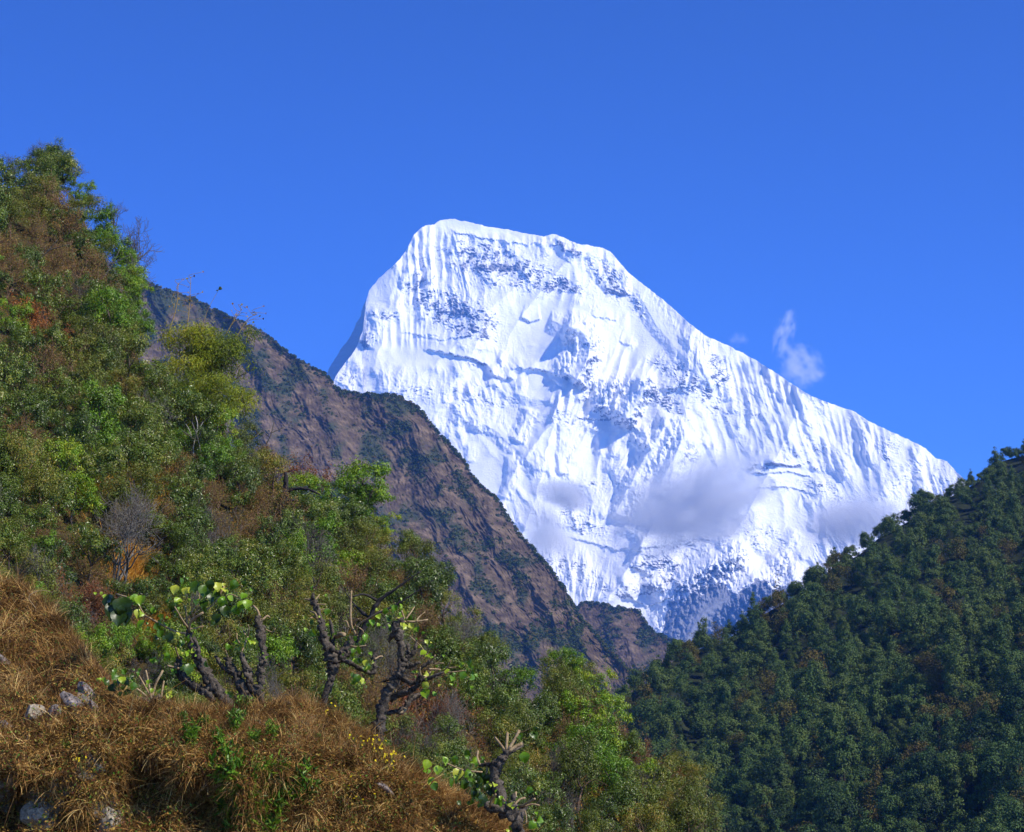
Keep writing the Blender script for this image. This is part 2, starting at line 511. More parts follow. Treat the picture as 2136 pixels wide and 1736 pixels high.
# shaded ridge behind the snow mountain's left edge
nr2, nc2 = 160, 90
v_ = np.linspace(0, 1, nr2)[:, None]
u_ = np.linspace(0, 1, nc2)[None, :]
edge = interp([(560, 860), (600, 800), (625, 764), (640, 757), (660, 750), (690, 738), (720, 718), (750, 698), (780, 680), (810, 660), (850, 630), (900, 590)],
              np.linspace(560, 900, nr2))[:, None]
dy2 = np.linspace(560, 900, nr2)[:, None] + 0 * u_
dx2 = edge + u_ * (170 - 60 * (dy2 < 640)) + 2.0 * fbm(dy2 / 18, u_ * 6, 3, 12) * (1 - u_)
dp2 = 15200 - 1500 * u_ ** 0.8 - 60 * ridged(u_ * 2.5 + dy2 / 120, dy2 / 60, 3, 17) + 1.1 * (900 - dy2)
Vr = P(dx2, dy2, dp2)
bk = Vr[:, :1].copy()
bk[..., 1] += 1500
bk[..., 0] += 900
Vr = np.concatenate([bk, Vr], 1)
me = mesh_np("far_ridge", Vr.reshape(-1, 3), grid_faces(nr2, nc2 + 1)[:, ::-1], M_SNOW, True,
             {"rock": ('POINT', np.full(nr2 * (nc2 + 1), 0.9)), "foot": ('POINT', np.full(nr2 * (nc2 + 1), 0.6))})
tag(obj("mountain_ridge", me), "blue shaded rock ridge behind the snow mountain's left edge", "mountain", kind="structure")

# ------------------------------------------------------------------ brown ridges
def m_brown(t, out):
    b = NB(t)
    p = b.pos()
    n1 = b.noise(p, 0.008, 7, 0.6)
    n2 = b.noise(p, 0.05, 6, 0.65)
    n3 = b.noise(p, 0.25, 3, 0.6)
    grass = b.ramp(n2, [(0.34, (0.05, 0.034, 0.024)), (0.5, (0.10, 0.070, 0.042)), (0.66, (0.20, 0.14, 0.085))])
    bush = b.ramp(n3, [(0.3, (0.026, 0.036, 0.018)), (0.7, (0.06, 0.068, 0.032))])
    k = b.math('ADD', b.math('MULTIPLY', n1, 1.2), b.math('MULTIPLY', n3, 0.6))
    k = b.math('ADD', k, b.math('MULTIPLY', b.attr("bush"), 0.5))
    f = b.n("ShaderNodeMapRange", {'Value': k, 'From Min': 0.84, 'From Max': 1.16}).outputs[0]
    b.bsdf(out, b.mix(f, grass, bush), 0.95, 0.1, b.bump(n3, 1.5, 0.6))


M_BROWN = material("brown_scrub_slope", m_brown)


def slope_sheet(name, TOPL, x0, x1, bot, near, grad, lat, seed, nx, ny, label, amp=1.0, jag=2.5):
    xs = np.linspace(x0, x1, nx)
    if nx > 900:                                    # the part beyond the near hill only needs to be coarse
        xs = np.concatenate([np.linspace(-1400, x0, 121)[:-1], np.linspace(x0, x1, nx - 120)])
    tp = interp(TOPL, xs) + jag * fbm(xs / 20, xs * 0 + seed, 5, seed, 0.6)
    s1 = np.linspace(0, 1, ny)[:, None]
    x = np.broadcast_to(xs, (ny, nx)).copy()
    y = tp + (bot - tp) * s1
    d = near + grad * (bot - y) + lat * (x - x0)
    d = np.maximum(d, near * 0.6)
    w1, w2 = x + 12 * fbm(x / 70, y / 70, 2, seed + 1), y + 12 * fbm(x / 70, y / 70, 2, seed + 2)
    q = w1 - 0.55 * w2
    d -= amp * 55 * ridged(q / 150, (w2 + .5 * w1) / 600, 2, seed + 3)
    d -= amp * 9 * ridged(q / 50, (w2 + .5 * w1) / 90, 3, seed + 4)
    d -= amp * 4 * ridged(q / 12, w2 / 26, 3, seed + 6)
    d -= amp * 2.6 * fbm(x / 5, y / 5, 2, seed + 8)
    Vv = P(x, y, d)
    bks = []
    for dd, dz in [(14, -10), (80, -90), (400, -420), (900, -1200)]:
        q_ = Vv[0].copy()
        q_[:, 1] += dd
        q_[:, 2] = np.maximum(q_[:, 2] + dz, -5)
        bks.append(q_)
    sk = Vv[-1].copy()
    sk[:, 1] -= 150
    sk[:, 2] = -3
    A = np.concatenate([np.stack(bks[::-1]), Vv, sk[None]])
    bu = fbm(x / 60, y / 60, 3, seed + 20)
    return x, y, d, A, bu


R1 = [(-1400, 60), (-700, 260), (-200, 430), (60, 500), (200, 540), (300, 585), (325, 597), (400, 622), (480, 662), (545, 692), (610, 742), (680, 782), (712, 818), (760, 822), (800, 824), (832, 826),
      (872, 850), (912, 900), (962, 955), (1000, 1012), (1032, 1036), (1082, 1112), (1102, 1132), (1152, 1192), (1192, 1252), (1202, 1278),
      (1260, 1345), (1330, 1420), (1400, 1500), (1440, 1560)]
R2 = [(1120, 1400), (1170, 1330), (1195, 1272), (1215, 1257), (1240, 1260), (1262, 1265), (1300, 1270), (1332, 1277), (1352, 1310), (1372, 1325), (1412, 1340),
      (1426, 1365), (1450, 1410), (1500, 1500)]
SH = []
for (nm, TL, x0, x1, bot, near, grad, lat, sd, nx, ny, lab, am) in [
        ("brown_hill", R1, 202, 1438, 1640, 2000, 1.15, 0.15, 101, 1000, 640, "steep brown scrub slope between the near trees and the snow mountain", 0.62),
        ("far_brown_hill", R2, 1122, 1498, 1640, 3200, 1.6, -0.2, 201, 380, 300, "far brown wooded spur below the glacier", 0.5)]:
    x, y, d, A, bu = slope_sheet(nm, TL, x0, x1, bot, near, grad, lat, sd, nx, ny, lab, am)
    bu2 = np.concatenate([np.zeros((4, nx)), bu, bu[-1:]])
    me = mesh_np(nm, A.reshape(-1, 3), grid_faces(ny + 5, nx), M_BROWN, True, {"bush": ('POINT', bu2)})
    tag(obj(nm, me), lab, "hill", kind="structure")
    SH.append((x, y, d, A[4:-1], bu))

# ------------------------------------------------------------------ vegetation builders
def leaf_quads(C, D, N, L, Wd, fold=0.12):
    """one four-cornered leaf per row: base point C, direction D, normal N, length L, width Wd"""
    Sd = np.cross(D, N)
    Sd /= np.linalg.norm(Sd, axis=1, keepdims=True) + 1e-9
    L, Wd = L[:, None], Wd[:, None]
    mid = C + D * L * 0.45
    a = C
    b = mid + Sd * Wd * 0.5 + N * Wd * fold
    c = C + D * L - N * L * 0.12
    d = mid - Sd * Wd * 0.5 + N * Wd * fold
    n = len(C)
    V = np.stack([a, b, c, d], 1).reshape(-1, 3)
    return V, np.arange(4 * n).reshape(n, 4)


def rvec(n, r):
    v = r.normal(size=(n, 3))
    return v / np.linalg.norm(v, axis=1, keepdims=True)


def crown_mesh(name, lobes, n, size, mat, seed, asp=0.38, clusters=90, cr=0.3, up=0.35, droop=0.0, inner=0.2, wild=0.36):
    """lobes: (x, y, z, rx, rz). Leaves gather in clumps on the lobes' shells, with gaps between the clumps"""
    r = np.random.default_rng(seed)
    lb = np.array(lobes, float)
    wts = lb[:, 3] ** 2
    pick = r.choice(len(lb), clusters, p=wts / wts.sum())
    dv = rvec(clusters, r)
    dv[:, 2] = np.where(dv[:, 2] < -0.5, -dv[:, 2], dv[:, 2])
    rad = np.where(r.random(clusters) < inner, r.uniform(0.3, 0.8, clusters), r.uniform(0.8, 1.12, clusters))
    q = lb[pick]
    cc = q[:, :3] + dv * np.stack([q[:, 3], q[:, 3], q[:, 4]], 1) * rad[:, None]
    cvar = r.random(clusters)
    csz = r.uniform(0.6, 1.35, clusters)
    k = r.choice(clusters, n, p=csz ** 2 / (csz ** 2).sum())
    off = r.normal(size=(n, 3)) * (cr * csz[k])[:, None] * np.array([1, 1, 0.75])
    C = cc[k] + off
    out = C - q[k][:, :3]
    out /= np.linalg.norm(out, axis=1, keepdims=True) + 1e-6
    oc = off / (np.linalg.norm(off, axis=1, keepdims=True) + 1e-6)
    N = out * 0.45 + oc * 0.55 + np.array([0, 0, up]) + rvec(n, r) * wild
    N /= np.linalg.norm(N, axis=1, keepdims=True)
    D = rvec(n, r) + out * 0.5 + np.array([0, 0, -droop])
    D -= N * (D * N).sum(1, keepdims=True)
    D /= np.linalg.norm(D, axis=1, keepdims=True) + 1e-6
    L = size * r.uniform(0.6, 1.3, n)
    V, F = leaf_quads(C, D, N, L, L * asp)
    var = np.clip(0.55 * cvar[k] + 0.45 * r.random(n), 0, 1)
    return mesh_np(name, V, F, mat, False, {"var": ('FACE', var)})


def tube(path, rad, sides=6, lump=0.0, seed=0):
    path = np.array(path, float)
    rad = np.array(rad, float)
    n = len(path)
    T = np.gradient(path, axis=0)
    T /= np.linalg.norm(T, axis=1, keepdims=True) + 1e-9
    ref = np.array([0.3, 1.0, 0.17])
    A = np.cross(T, ref)
    A /= np.linalg.norm(A, axis=1, keepdims=True) + 1e-9
    B = np.cross(T, A)
    th = np.linspace(0, 2 * math.pi, sides, endpoint=False)
    R = rad[:, None] * np.ones((1, sides))
    if lump:
        R = R * (1 + lump * fbm(np.arange(n)[:, None] * 0.55 + seed, np.cos(th)[None] * 1.3 + np.sin(th)[None] * 0.7 + 5, 3, seed))
    V = path[:, None] + A[:, None] * (np.cos(th)[None, :, None] * R[..., None]) + B[:, None] * (np.sin(th)[None, :, None] * R[..., None])
    V = np.concatenate([V.reshape(-1, 3), path[:1], path[-1:]])
    F = []
    for i in range(n - 1):
        for j in range(sides):
            j2 = (j + 1) % sides
            F.append((i * sides + j, i * sides + j2, (i + 1) * sides + j2, (i + 1) * sides + j))
    for j in range(0, sides, 1):
        j2 = (j + 1) % sides
        F.append((n * sides, j2, j, j))
        F.append((n * sides + 1, (n - 1) * sides + j, (n - 1) * sides + j2, (n - 1) * sides + j2))
    return V, F


def smooth_path(pts, k=4):
    """Catmull-Rom through rows of (x, y, z, r)"""
    p = np.array(pts, float)
    p = np.concatenate([2 * p[:1] - p[1:2], p, 2 * p[-1:] - p[-2:-1]])
    out = []
    for i in range(1, len(p) - 2):
        for t in np.linspace(0, 1, k, endpoint=False):
            a, b, c, d = p[i - 1], p[i], p[i + 1], p[i + 2]
            out.append(0.5 * (2 * b + (c - a) * t + (2 * a - 5 * b + 4 * c - d) * t * t + (3 * b - a - 3 * c + d) * t ** 3))
    out.append(p[-2])
    return np.array(out)


class Wood:
    def __init__(s):
        s.V, s.F, s.n = [], [], 0

    def add(s, V, F):
        s.V.append(V)
        s.F += [tuple(i + s.n for i in f) for f in F]
        s.n += len(V)

    def tube(s, path, rad, sides=6, lump=0, seed=0):
        s.add(*tube(path, rad, sides, lump, seed))

    def mesh(s, name, mat, smooth=True):
        me = bpy.data.meshes.new(name)
        fs = [tuple(dict.fromkeys(f)) for f in s.F]
        me.from_pydata(np.concatenate(s.V).tolist(), [], fs)
        me.polygons.foreach_set("use_smooth", np.full(len(fs), smooth, dtype=bool))
        me.update()
        me.materials.append(mat)
        return me


def branch(w, p, d, L, r, depth, rr, spread=0.6, up=0.1, sides=4, kids=4, tips=None, wig=0.18, taper=0.45, minr=0.004):
    n = 5
    pts, rad = [p], [r]
    dd = d / np.linalg.norm(d)
    for i in range(n):
        dd = dd + rr.normal(size=3) * wig + np.array([0, 0, up])
        dd /= np.linalg.norm(dd)
        pts.append(pts[-1] + dd * L / n)
        rad.append(max(minr, r * (1 - (1 - taper) * (i + 1) / n)))
    w.tube(pts, rad, sides if depth > 1 else 3)
    if tips is not None and depth <= 1:
        tips += pts[2:]
    if depth > 0:
        for k in range(kids):
            t = rr.uniform(0.3, 1.0)
            i = min(n, int(t * n) + 1)
            q = rr.normal(size=3)
            q -= dd * q.dot(dd)
            q /= np.linalg.norm(q) + 1e-6
            nd = dd * (1 - spread * 0.5) + q * spread + np.array([0, 0, up])
            branch(w, pts[i], nd, L * rr.uniform(0.5, 0.75), rad[i] * 0.62, depth - 1, rr, spread, up, sides, kids, tips, wig, taper, minr)


def trunk_mesh(name, h, r, crown_r, mat, seed, limbs=5):
    rr = np.random.default_rng(seed)
    w = Wood()
    pts = [np.array([0, 0, -0.3])]
    for i in range(5):
        pts.append(np.array([rr.normal() * 0.04 * h, rr.normal() * 0.04 * h, h * (i + 1) / 5]))
    w.tube(pts, np.linspace(r, r * 0.35, 6), 6, 0.15, seed)
    for k in range(limbs):
        a = rr.uniform(0, 6.28)
        i = rr.integers(2, 5)
        branch(w, pts[i], np.array([math.cos(a), math.sin(a), 0.6]), crown_r * 0.9, r * 0.4, 1, rr, 0.7, 0.08, 4, 3)
    return w.mesh(name, mat)


def leaf_mat(name, cols, rough=0.42, trans=0.25, spec=0.5, vary=0.35, gain=1.6):
    cols = [(min(.9, c[0] * gain * 1.1), min(.9, c[1] * gain), c[2] * gain * 0.5) for c in cols]
    spec *= 0.6
    def f(t, out):
        b = NB(t)
        v = b.attr("var")
        rnd = b.n("ShaderNodeObjectInfo").outputs['Random']
        v2 = b.math('ADD', b.math('MULTIPLY', v, 1 - vary), b.math('MULTIPLY', rnd, vary))
        n = len(cols)
        c = b.ramp(v2, [(0.1 + 0.8 * i / (n - 1), cc) for i, cc in enumerate(cols)])
        p = b.n("ShaderNodeBsdfPrincipled", {'Base Color': c, 'Roughness': rough, 'Specular IOR Level': spec})
        if trans:
            tr = b.n("ShaderNodeBsdfTranslucent", {'Color': c})
            m = b.n("ShaderNodeMixShader", {0: trans, 1: p.outputs[0], 2: tr.outputs[0]})
            t.links.new(m.outputs[0], out.inputs['Surface'])
        else:
            t.links.new(p.outputs[0], out.inputs['Surface'])
    return material(name, f)


def bark_mat(name, c1, c2, scale=6.0, bump=0.03):
    def f(t, out):
        b = NB(t)
        co = b.n("ShaderNodeTexCoord").outputs['Object']
        n = b.noise(co, scale, 6, 0.65)
        n2 = b.noise(co, scale * 5, 3, 0.6)
        v = b.math('ADD', b.math('MULTIPLY', n, 0.6), b.math('MULTIPLY', n2, 0.4))
        b.bsdf(out, b.ramp(v, [(0.38, c1), (0.62, c2)]), 0.9, 0.15, b.bump(v, bump, 0.8))
    return material(name, f)


ML_EVER = leaf_mat("glossy_evergreen_leaf", [(0.014, 0.026, 0.005), (0.035, 0.058, 0.009), (0.06, 0.098, 0.012), (0.12, 0.12, 0.025)], 0.36, 0.12, 0.6, 0.35, 1.65)
ML_BRIGHT = leaf_mat("bright_green_leaf", [(0.02, 0.05, 0.004), (0.05, 0.11, 0.007), (0.10, 0.18, 0.012), (0.2, 0.22, 0.02)], 0.4, 0.2)
ML_BAMBOO = leaf_mat("olive_bamboo_leaf", [(0.03, 0.055, 0.005), (0.085, 0.12, 0.010), (0.17, 0.20, 0.015), (0.28, 0.22, 0.04)], 0.45, 0.3)
ML_BROWN = leaf_mat("withered_brown_leaf", [(0.06, 0.035, 0.012), (0.13, 0.065, 0.025), (0.09, 0.10, 0.02), (0.22, 0.12, 0.05)], 0.5, 0.15, 0.4)
ML_OLIVE = leaf_mat("dull_olive_leaf", [(0.025, 0.035, 0.008), (0.055, 0.075, 0.012), (0.095, 0.11, 0.016), (0.16, 0.11, 0.03)], 0.42, 0.15, 0.5, 0.35, 1.6)
ML_RED = leaf_mat("red_leaf", [(0.06, 0.018, 0.01), (0.13, 0.03, 0.015), (0.17, 0.065, 0.02), (0.09, 0.065, 0.02)], 0.45, 0.3)
ML_ORANGE = leaf_mat("orange_leaf", [(0.10, 0.035, 0.012), (0.20, 0.06, 0.015), (0.32, 0.12, 0.02), (0.08, 0.055, 0.02)], 0.45, 0.3)
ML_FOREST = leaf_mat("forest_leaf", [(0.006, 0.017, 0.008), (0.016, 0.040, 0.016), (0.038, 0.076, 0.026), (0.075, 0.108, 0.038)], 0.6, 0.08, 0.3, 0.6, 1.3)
ML_FORBR = leaf_mat("forest_brown_leaf", [(0.03, 0.026, 0.012), (0.06, 0.046, 0.022), (0.05, 0.052, 0.018), (0.085, 0.065, 0.032)], 0.7, 0.1, 0.2, 0.5)
MB_DARK = bark_mat("dark_bark", (0.035, 0.026, 0.02), (0.11, 0.085, 0.065))
MB_GREY = bark_mat("grey_bark", (0.05, 0.045, 0.037), (0.17, 0.15, 0.12))
MB_BROWN = bark_mat("brown_bark", (0.09, 0.05, 0.028), (0.24, 0.15, 0.09))
MB_PALE = bark_mat("pale_bark", (0.25, 0.22, 0.17), (0.5, 0.45, 0.36))
MB_BLACK = bark_mat("black_bark", (0.012, 0.01, 0.01), (0.04, 0.034, 0.03))  # near-black bark of the dead trunk and the leafless branches


def lobes_round(r, seed, n=7, flat=0.8, lift=1.0):
    q = np.random.default_rng(seed)
    L = [(0, 0, lift * r * 1.15, r * 0.72, r * 0.72 * flat)]
    for i in range(n):
        a = q.uniform(0, 6.28)
        h = q.uniform(0.5, 1.75) * r * lift
        k = r * q.uniform(0.35, 0.68)
        L.append((math.cos(a) * k, math.sin(a) * k, h, r * q.uniform(0.28, 0.5), r * q.uniform(0.28, 0.5) * flat))
    return L


def lobes_cone(r, h, seed, n=9):
    q = np.random.default_rng(seed)
    L = []
    for i in range(n):
        t = i / (n - 1)
        k = r * (1 - t) ** 0.8 * 0.55
        a = q.uniform(0, 6.28)
        L.append((math.cos(a) * k * .6, math.sin(a) * k * .6, h * (0.22 + 0.75 * t), r * (0.62 * (1 - t) + 0.12), r * (0.45 * (1 - t) + 0.16)))
    return L


# ---- kinds of near tree: list of (trunk mesh, crown mesh or None) variants, all about 2 m in crown radius
KINDS = {}


def kind(name, variants, obname, cat):
    KINDS[name] = (variants, obname, cat)


def leafy(pref, mat, seeds, n, size, bark=MB_DARK, **kw):
    out = []
    for s in seeds:
        lb = lobes_round(2.0, s)
        out.append([("trunk", trunk_mesh(pref + "_trunk", 2.6, 0.11, 1.7, bark, s)), ("crown", crown_mesh(pref + "_crown", lb, n, size, mat, s, **kw))])
    return out


def twiggy(pref, seeds, bark, leafm=None, nleaf=0, size=0.12, L=1.5, dep=3, kids=5, r=0.06, stems=3, up=0.06, spread=0.75, minr=0.008):
    out = []
    for s in seeds:
        rr = np.random.default_rng(s)
        w = Wood()
        tips = []
        for k in range(stems):
            a = rr.uniform(0, 6.28)
            branch(w, np.array([0, 0, -0.2]), np.array([math.cos(a) * 0.5, math.sin(a) * 0.5, 1.0]), L * rr.uniform(0.8, 1.2), r, dep, rr, spread, up, 5, kids, tips, 0.2, 0.5, minr)
        parts = [("trunk", w.mesh(pref + "_trunk", bark))]
        if leafm:
            tp = np.array(tips)
            k = rr.integers(0, len(tp), nleaf)
            C = tp[k] + rr.normal(size=(nleaf, 3)) * 0.07
            N = rvec(nleaf, rr) + np.array([0, 0, 0.5])
            N /= np.linalg.norm(N, axis=1, keepdims=True)
            D = np.cross(N, rvec(nleaf, rr))
            D /= np.linalg.norm(D, axis=1, keepdims=True) + 1e-6
            Ls = size * rr.uniform(0.6, 1.3, nleaf)
            V_, F_ = leaf_quads(C, D, N, Ls, Ls * 0.45)
            parts.append(("crown", mesh_np(pref + "_crown", V_, F_, leafm, False, {"var": ('FACE', rr.random(nleaf))})))
        out.append(parts)
    return out


kind("ever", leafy("evergreen", ML_EVER, (11, 12, 13, 14), 5600, 0.165, clusters=80, cr=0.175), "evergreen_tree", "tree")
kind("bright", leafy("bright_tree", ML_BRIGHT, (21, 22), 5600, 0.165, clusters=80, cr=0.175), "leafy_tree", "tree")
kind("olive", leafy("olive_tree", ML_OLIVE, (31, 32, 33), 5200, 0.14, clusters=85, cr=0.2, bark=MB_BROWN), "leafy_tree", "tree")
kind("bamboo", leafy("bamboo", ML_BAMBOO, (41, 42), 8000, 0.2, clusters=130, cr=0.24, asp=0.2, droop=0.6), "bamboo_clump", "bamboo")
kind("brown", twiggy("thicket", (51, 52, 53), MB_BROWN, ML_BROWN, 2600, 0.10), "scrub_tree", "tree")
kind("red", twiggy("red_shrub", (61, 62), MB_BROWN, ML_RED, 1900, 0.12), "red_leaved_tree", "tree")
kind("orange", twiggy("orange_shrub", (63, 64), MB_BROWN, ML_ORANGE, 1500, 0.15), "orange_leaved_tree", "tree")
kind("bare", twiggy("bare", (71, 72), MB_GREY, None, 0, L=1.9, dep=3, kids=5, r=0.075, stems=4), "bare_tree", "tree")


def place(kindname, variant, loc, scale, rz, label, group=None, obname=None, cat=None, tilt=(0, 0)):
    variants, on, ct = KINDS[kindname]
    parts = variants[variant % len(variants)]
    e = obj(obname or on, None, None, loc, (tilt[0], tilt[1], rz), scale)
    tag(e, label, cat or ct, group)
    for pn, me_ in parts:
        obj(pn, me_, e)
    return e


# ------------------------------------------------------------------ near wooded hillside (left)
pA, pB, pC = P(1540, 1736, 112.0), P(0, 300, 185.0), P(0, 1230, 92.0)
PLN = plane3(pA, pB, pC)
NTOP = [(-420, 300), (-150, 370), (0, 395), (60, 385), (100, 390), (140, 440), (180, 480), (222, 550), (255, 620), (272, 700), (295, 770), (340, 790), (400, 800), (450, 830), (470, 900), (490, 960),
        (560, 1010), (620, 1050), (690, 1075), (750, 1090), (780, 1130), (805, 1200), (870, 1220), (910, 1285), (940, 1345), (995, 1390), (1040, 1440), (1110, 1475), (1170, 1460), (1225, 1480),
        (1270, 1540), (1315, 1605), (1385, 1645), (1440, 1700), (1475, 1770), (1520, 1860), (1620, 2000)]
nx, ny = 340, 260
xs = np.linspace(-420, 1640, nx)
tp = interp(NTOP, xs)
s1 = np.linspace(0, 1, ny)[:, None]
x = np.broadcast_to(xs, (ny, nx)).copy()
y = tp + (1990 - tp) * s1
d = plane_depth(PLN, x, y) + 2.2 * fbm(x / 120, y / 120, 4, 301)
Vv = P(x, y, d)
Vv[..., 2] = np.maximum(Vv[..., 2], -1.0)
bks = []
for dd, dz in [(1, -0.3), (5, -3), (20, -16), (60, -70)]:
    q_ = Vv[0].copy()
    q_[:, 1] += dd
    q_[:, 2] = np.maximum(q_[:, 2] + dz, -1)
    bks.append(q_)


def m_hill(t, out):
    b = NB(t)
    p = b.pos()
    n1 = b.noise(p, 0.25, 5, 0.6)
    n2 = b.noise(p, 3.0, 5, 0.7)
    c = b.ramp(n2, [(0.3, (0.02, 0.014, 0.006)), (0.5, (0.06, 0.036, 0.014)), (0.68, (0.16, 0.095, 0.035))])
    c = b.mix(b.n("ShaderNodeMapRange", {'Value': n1, 'From Min': 0.4, 'From Max': 0.6}).outputs[0], c, (0.05, 0.045, 0.015))
    b.bsdf(out, c, 0.95, 0.1, b.bump(n2, 0.3, 0.8))


A = np.concatenate([np.stack(bks[::-1]), Vv])
tag(obj("wooded_hillside", mesh_np("wooded_hillside", A.reshape(-1, 3), grid_faces(ny + 4, nx), material("hillside_litter", m_hill), True)),
    "steep near hillside of brown earth under the trees", "hill", kind="structure")

KD_ = KD
GROUPS = {"ever": "glossy dark evergreens on the near hillside", "bright": "bright green trees on the near hillside", "olive": "olive green trees on the near hillside",
          "brown": "brown half bare scrub trees on the near hillside", "red": "red leaved shrubs on the near hillside", "orange": "orange leaved shrubs on the near hillside",
          "bare": "bare grey trees on the near hillside", "bamboo": "bamboo clumps on the near hillside"}
DESC = {"ever": "glossy dark green evergreen", "bright": "fresh bright green leafy tree", "olive": "dull olive green small leaved tree", "brown": "brown twiggy half bare scrub tree",
        "red": "dull red leaved shrub tree", "orange": "orange and rust leaved shrub tree", "bare": "bare grey branching tree", "bamboo": "olive yellow bamboo clump"}


def near_z(X_, Y_):
    return PLN[0] + PLN[1] * X_ + PLN[2] * Y_


def plant(kn, dx, dy, rad, label, var=0, rz=None, lift=1.0, sink=0.0, **kw):
    """a tree of crown radius rad (in picture-plane units at its own distance) whose crown centre is seen at dx, dy"""
    dy = dy + rad * 1.1                           # where its foot stands
    Y_ = float(plane_depth(PLN, dx, dy))
    m = KD * Y_ * rad / 2.0                       # crown meshes are 2 m in radius
    q = P(dx, dy, Y_)[()]
    g = near_z(q[0], q[1])
    kw.pop('keep', False)
    z = min(q[2], g) + 0.0
    return place(kn, var, (q[0], q[1], z), (m, m, m * lift), rng.uniform(0, 6.28) if rz is None else rz, label, **kw)


INK = {}
# the ones that can be told apart
SPECIAL = [
    ("bamboo", 400, 745, 80, "olive bamboo clump standing out against the brown hill, upper left half"),
    ("bamboo", 460, 770, 80, "olive bamboo clump standing out against the brown hill, outer right half"),
    ("bamboo", 462, 858, 74, "lower yellow green part of the bamboo stand below its dome"),
    ("bamboo", 385, 830, 60, "inner left part of the bamboo stand beside the hollow"),
    ("bright", 752, 1035, 72, "round bright green tree standing out against the brown hill"),
    ("bright", 650, 1140, 66, "yellow green bush below the dead black trunk"),
    ("bright", 725, 1185, 50, "yellow green bush below the round bright tree"),
    ("red", 625, 975, 62, "sparse red leaved tree on the skyline left of the round green tree"),
    ("bare", 235, 1120, 110, "bare grey spreading tree in front of the patch of dry ochre grass"),
    ("orange", 50, 640, 60, "orange leaved tree at the left edge halfway up the near hill"),
    ("orange", 110, 690, 44, "small rust orange shrub right of the bigger orange tree"),
    ("bare", 262, 500, 76, "bare twiggy tree reaching out over the skyline against the blue sky"),
    ("bare", 290, 580, 52, "small bare tree on the skyline under the larger bare one"),
]
OUT = [(-60, 350), (0, 338), (60, 322), (95, 290), (150, 325), (190, 378), (230, 432), (270, 492), (308, 560), (322, 640), (320, 700)], \
      [(520, 890), (560, 905), (600, 950), (680, 1000), (720, 1010)], \
      [(812, 1030), (832, 1085), (847, 1115), (890, 1128), (940, 1190), (962, 1250), (1010, 1292), (1060, 1342), (1085, 1392), (1130, 1395), (1167, 1355), (1240, 1388), (1290, 1442), (1320, 1492), (1360, 1542), (1400, 1562), (1470, 1602), (1502, 1682), (1532, 1742)]
ORD = "first second third fourth fifth sixth seventh eighth ninth tenth eleventh twelfth thirteenth fourteenth fifteenth sixteenth seventeenth eighteenth nineteenth twentieth twenty-first twenty-second twenty-third twenty-fourth twenty-fifth twenty-sixth twenty-seventh twenty-eighth twenty-ninth thirtieth".split()
INNER = []
SKY_NAMES = ["below the hilltop", "below the bamboo", "below the round tree"]
for part_, nm_ in zip(OUT, SKY_NAMES):
    L_ = [0.0]
    for p0, p1 in zip(part_[:-1], part_[1:]):
        L_.append(L_[-1] + math.hypot(p1[0] - p0[0], p1[1] - p0[1]))
    s_at, k_ = 8.0, 0
    while s_at < L_[-1]:
        ox = float(np.interp(s_at, L_, [p[0] for p in part_]))
        oy = float(np.interp(s_at, L_, [p[1] for p in part_]))
        ex = float(np.interp(s_at + 25, L_, [p[0] for p in part_])) - float(np.interp(s_at - 25, L_, [p[0] for p in part_]))
        ey = float(np.interp(s_at + 25, L_, [p[1] for p in part_])) - float(np.interp(s_at - 25, L_, [p[1] for p in part_]))
        el = math.hypot(ex, ey)
        rad = float(rng.uniform(40, 56))
        cx, cy = ox - ey / el * rad * 0.92, oy + ex / el * rad * 0.92
        if ox < 130:
            kn = "ever"
        elif ox < 240:
            kn = ("bright", "olive", "ever")[k_ % 3]
        elif ox < 330:
            kn = "bright"
        elif ox < 640:
            kn = ("olive", "brown")[k_ % 2]
        elif ox < 860:
            kn = "bright"
        elif ox < 965:
            kn = ("olive", "brown", "ever")[k_ % 3]
        elif ox < 1090:
            kn = ("ever", "olive")[k_ % 2]
        elif ox < 1330:
            kn = ("bright", "bright", "olive")[k_ % 3]
        elif ox < 1400:
            kn = "red"
        else:
            kn = "olive"
        SPECIAL.append((kn, cx, cy, rad, DESC[kn] + ", " + ORD[min(k_, 29)] + " skyline tree " + nm_))
        INNER.append((("ever", "olive", "brown", "ever")[k_ % 4], cx - ey / el * rad * 0.85, cy + ex / el * rad * 0.85, rad, k_, nm_))
        k_ += 1
        s_at += rad * 1.0
taken = []
for i, (kn, dx, dy, rad, lab) in enumerate(SPECIAL):
    plant(kn, dx, dy, rad, lab, var=i, lift=1.0 + 0.25 * ((i * 37) % 10) / 10)
    taken.append((dx, dy, rad * 0.62))

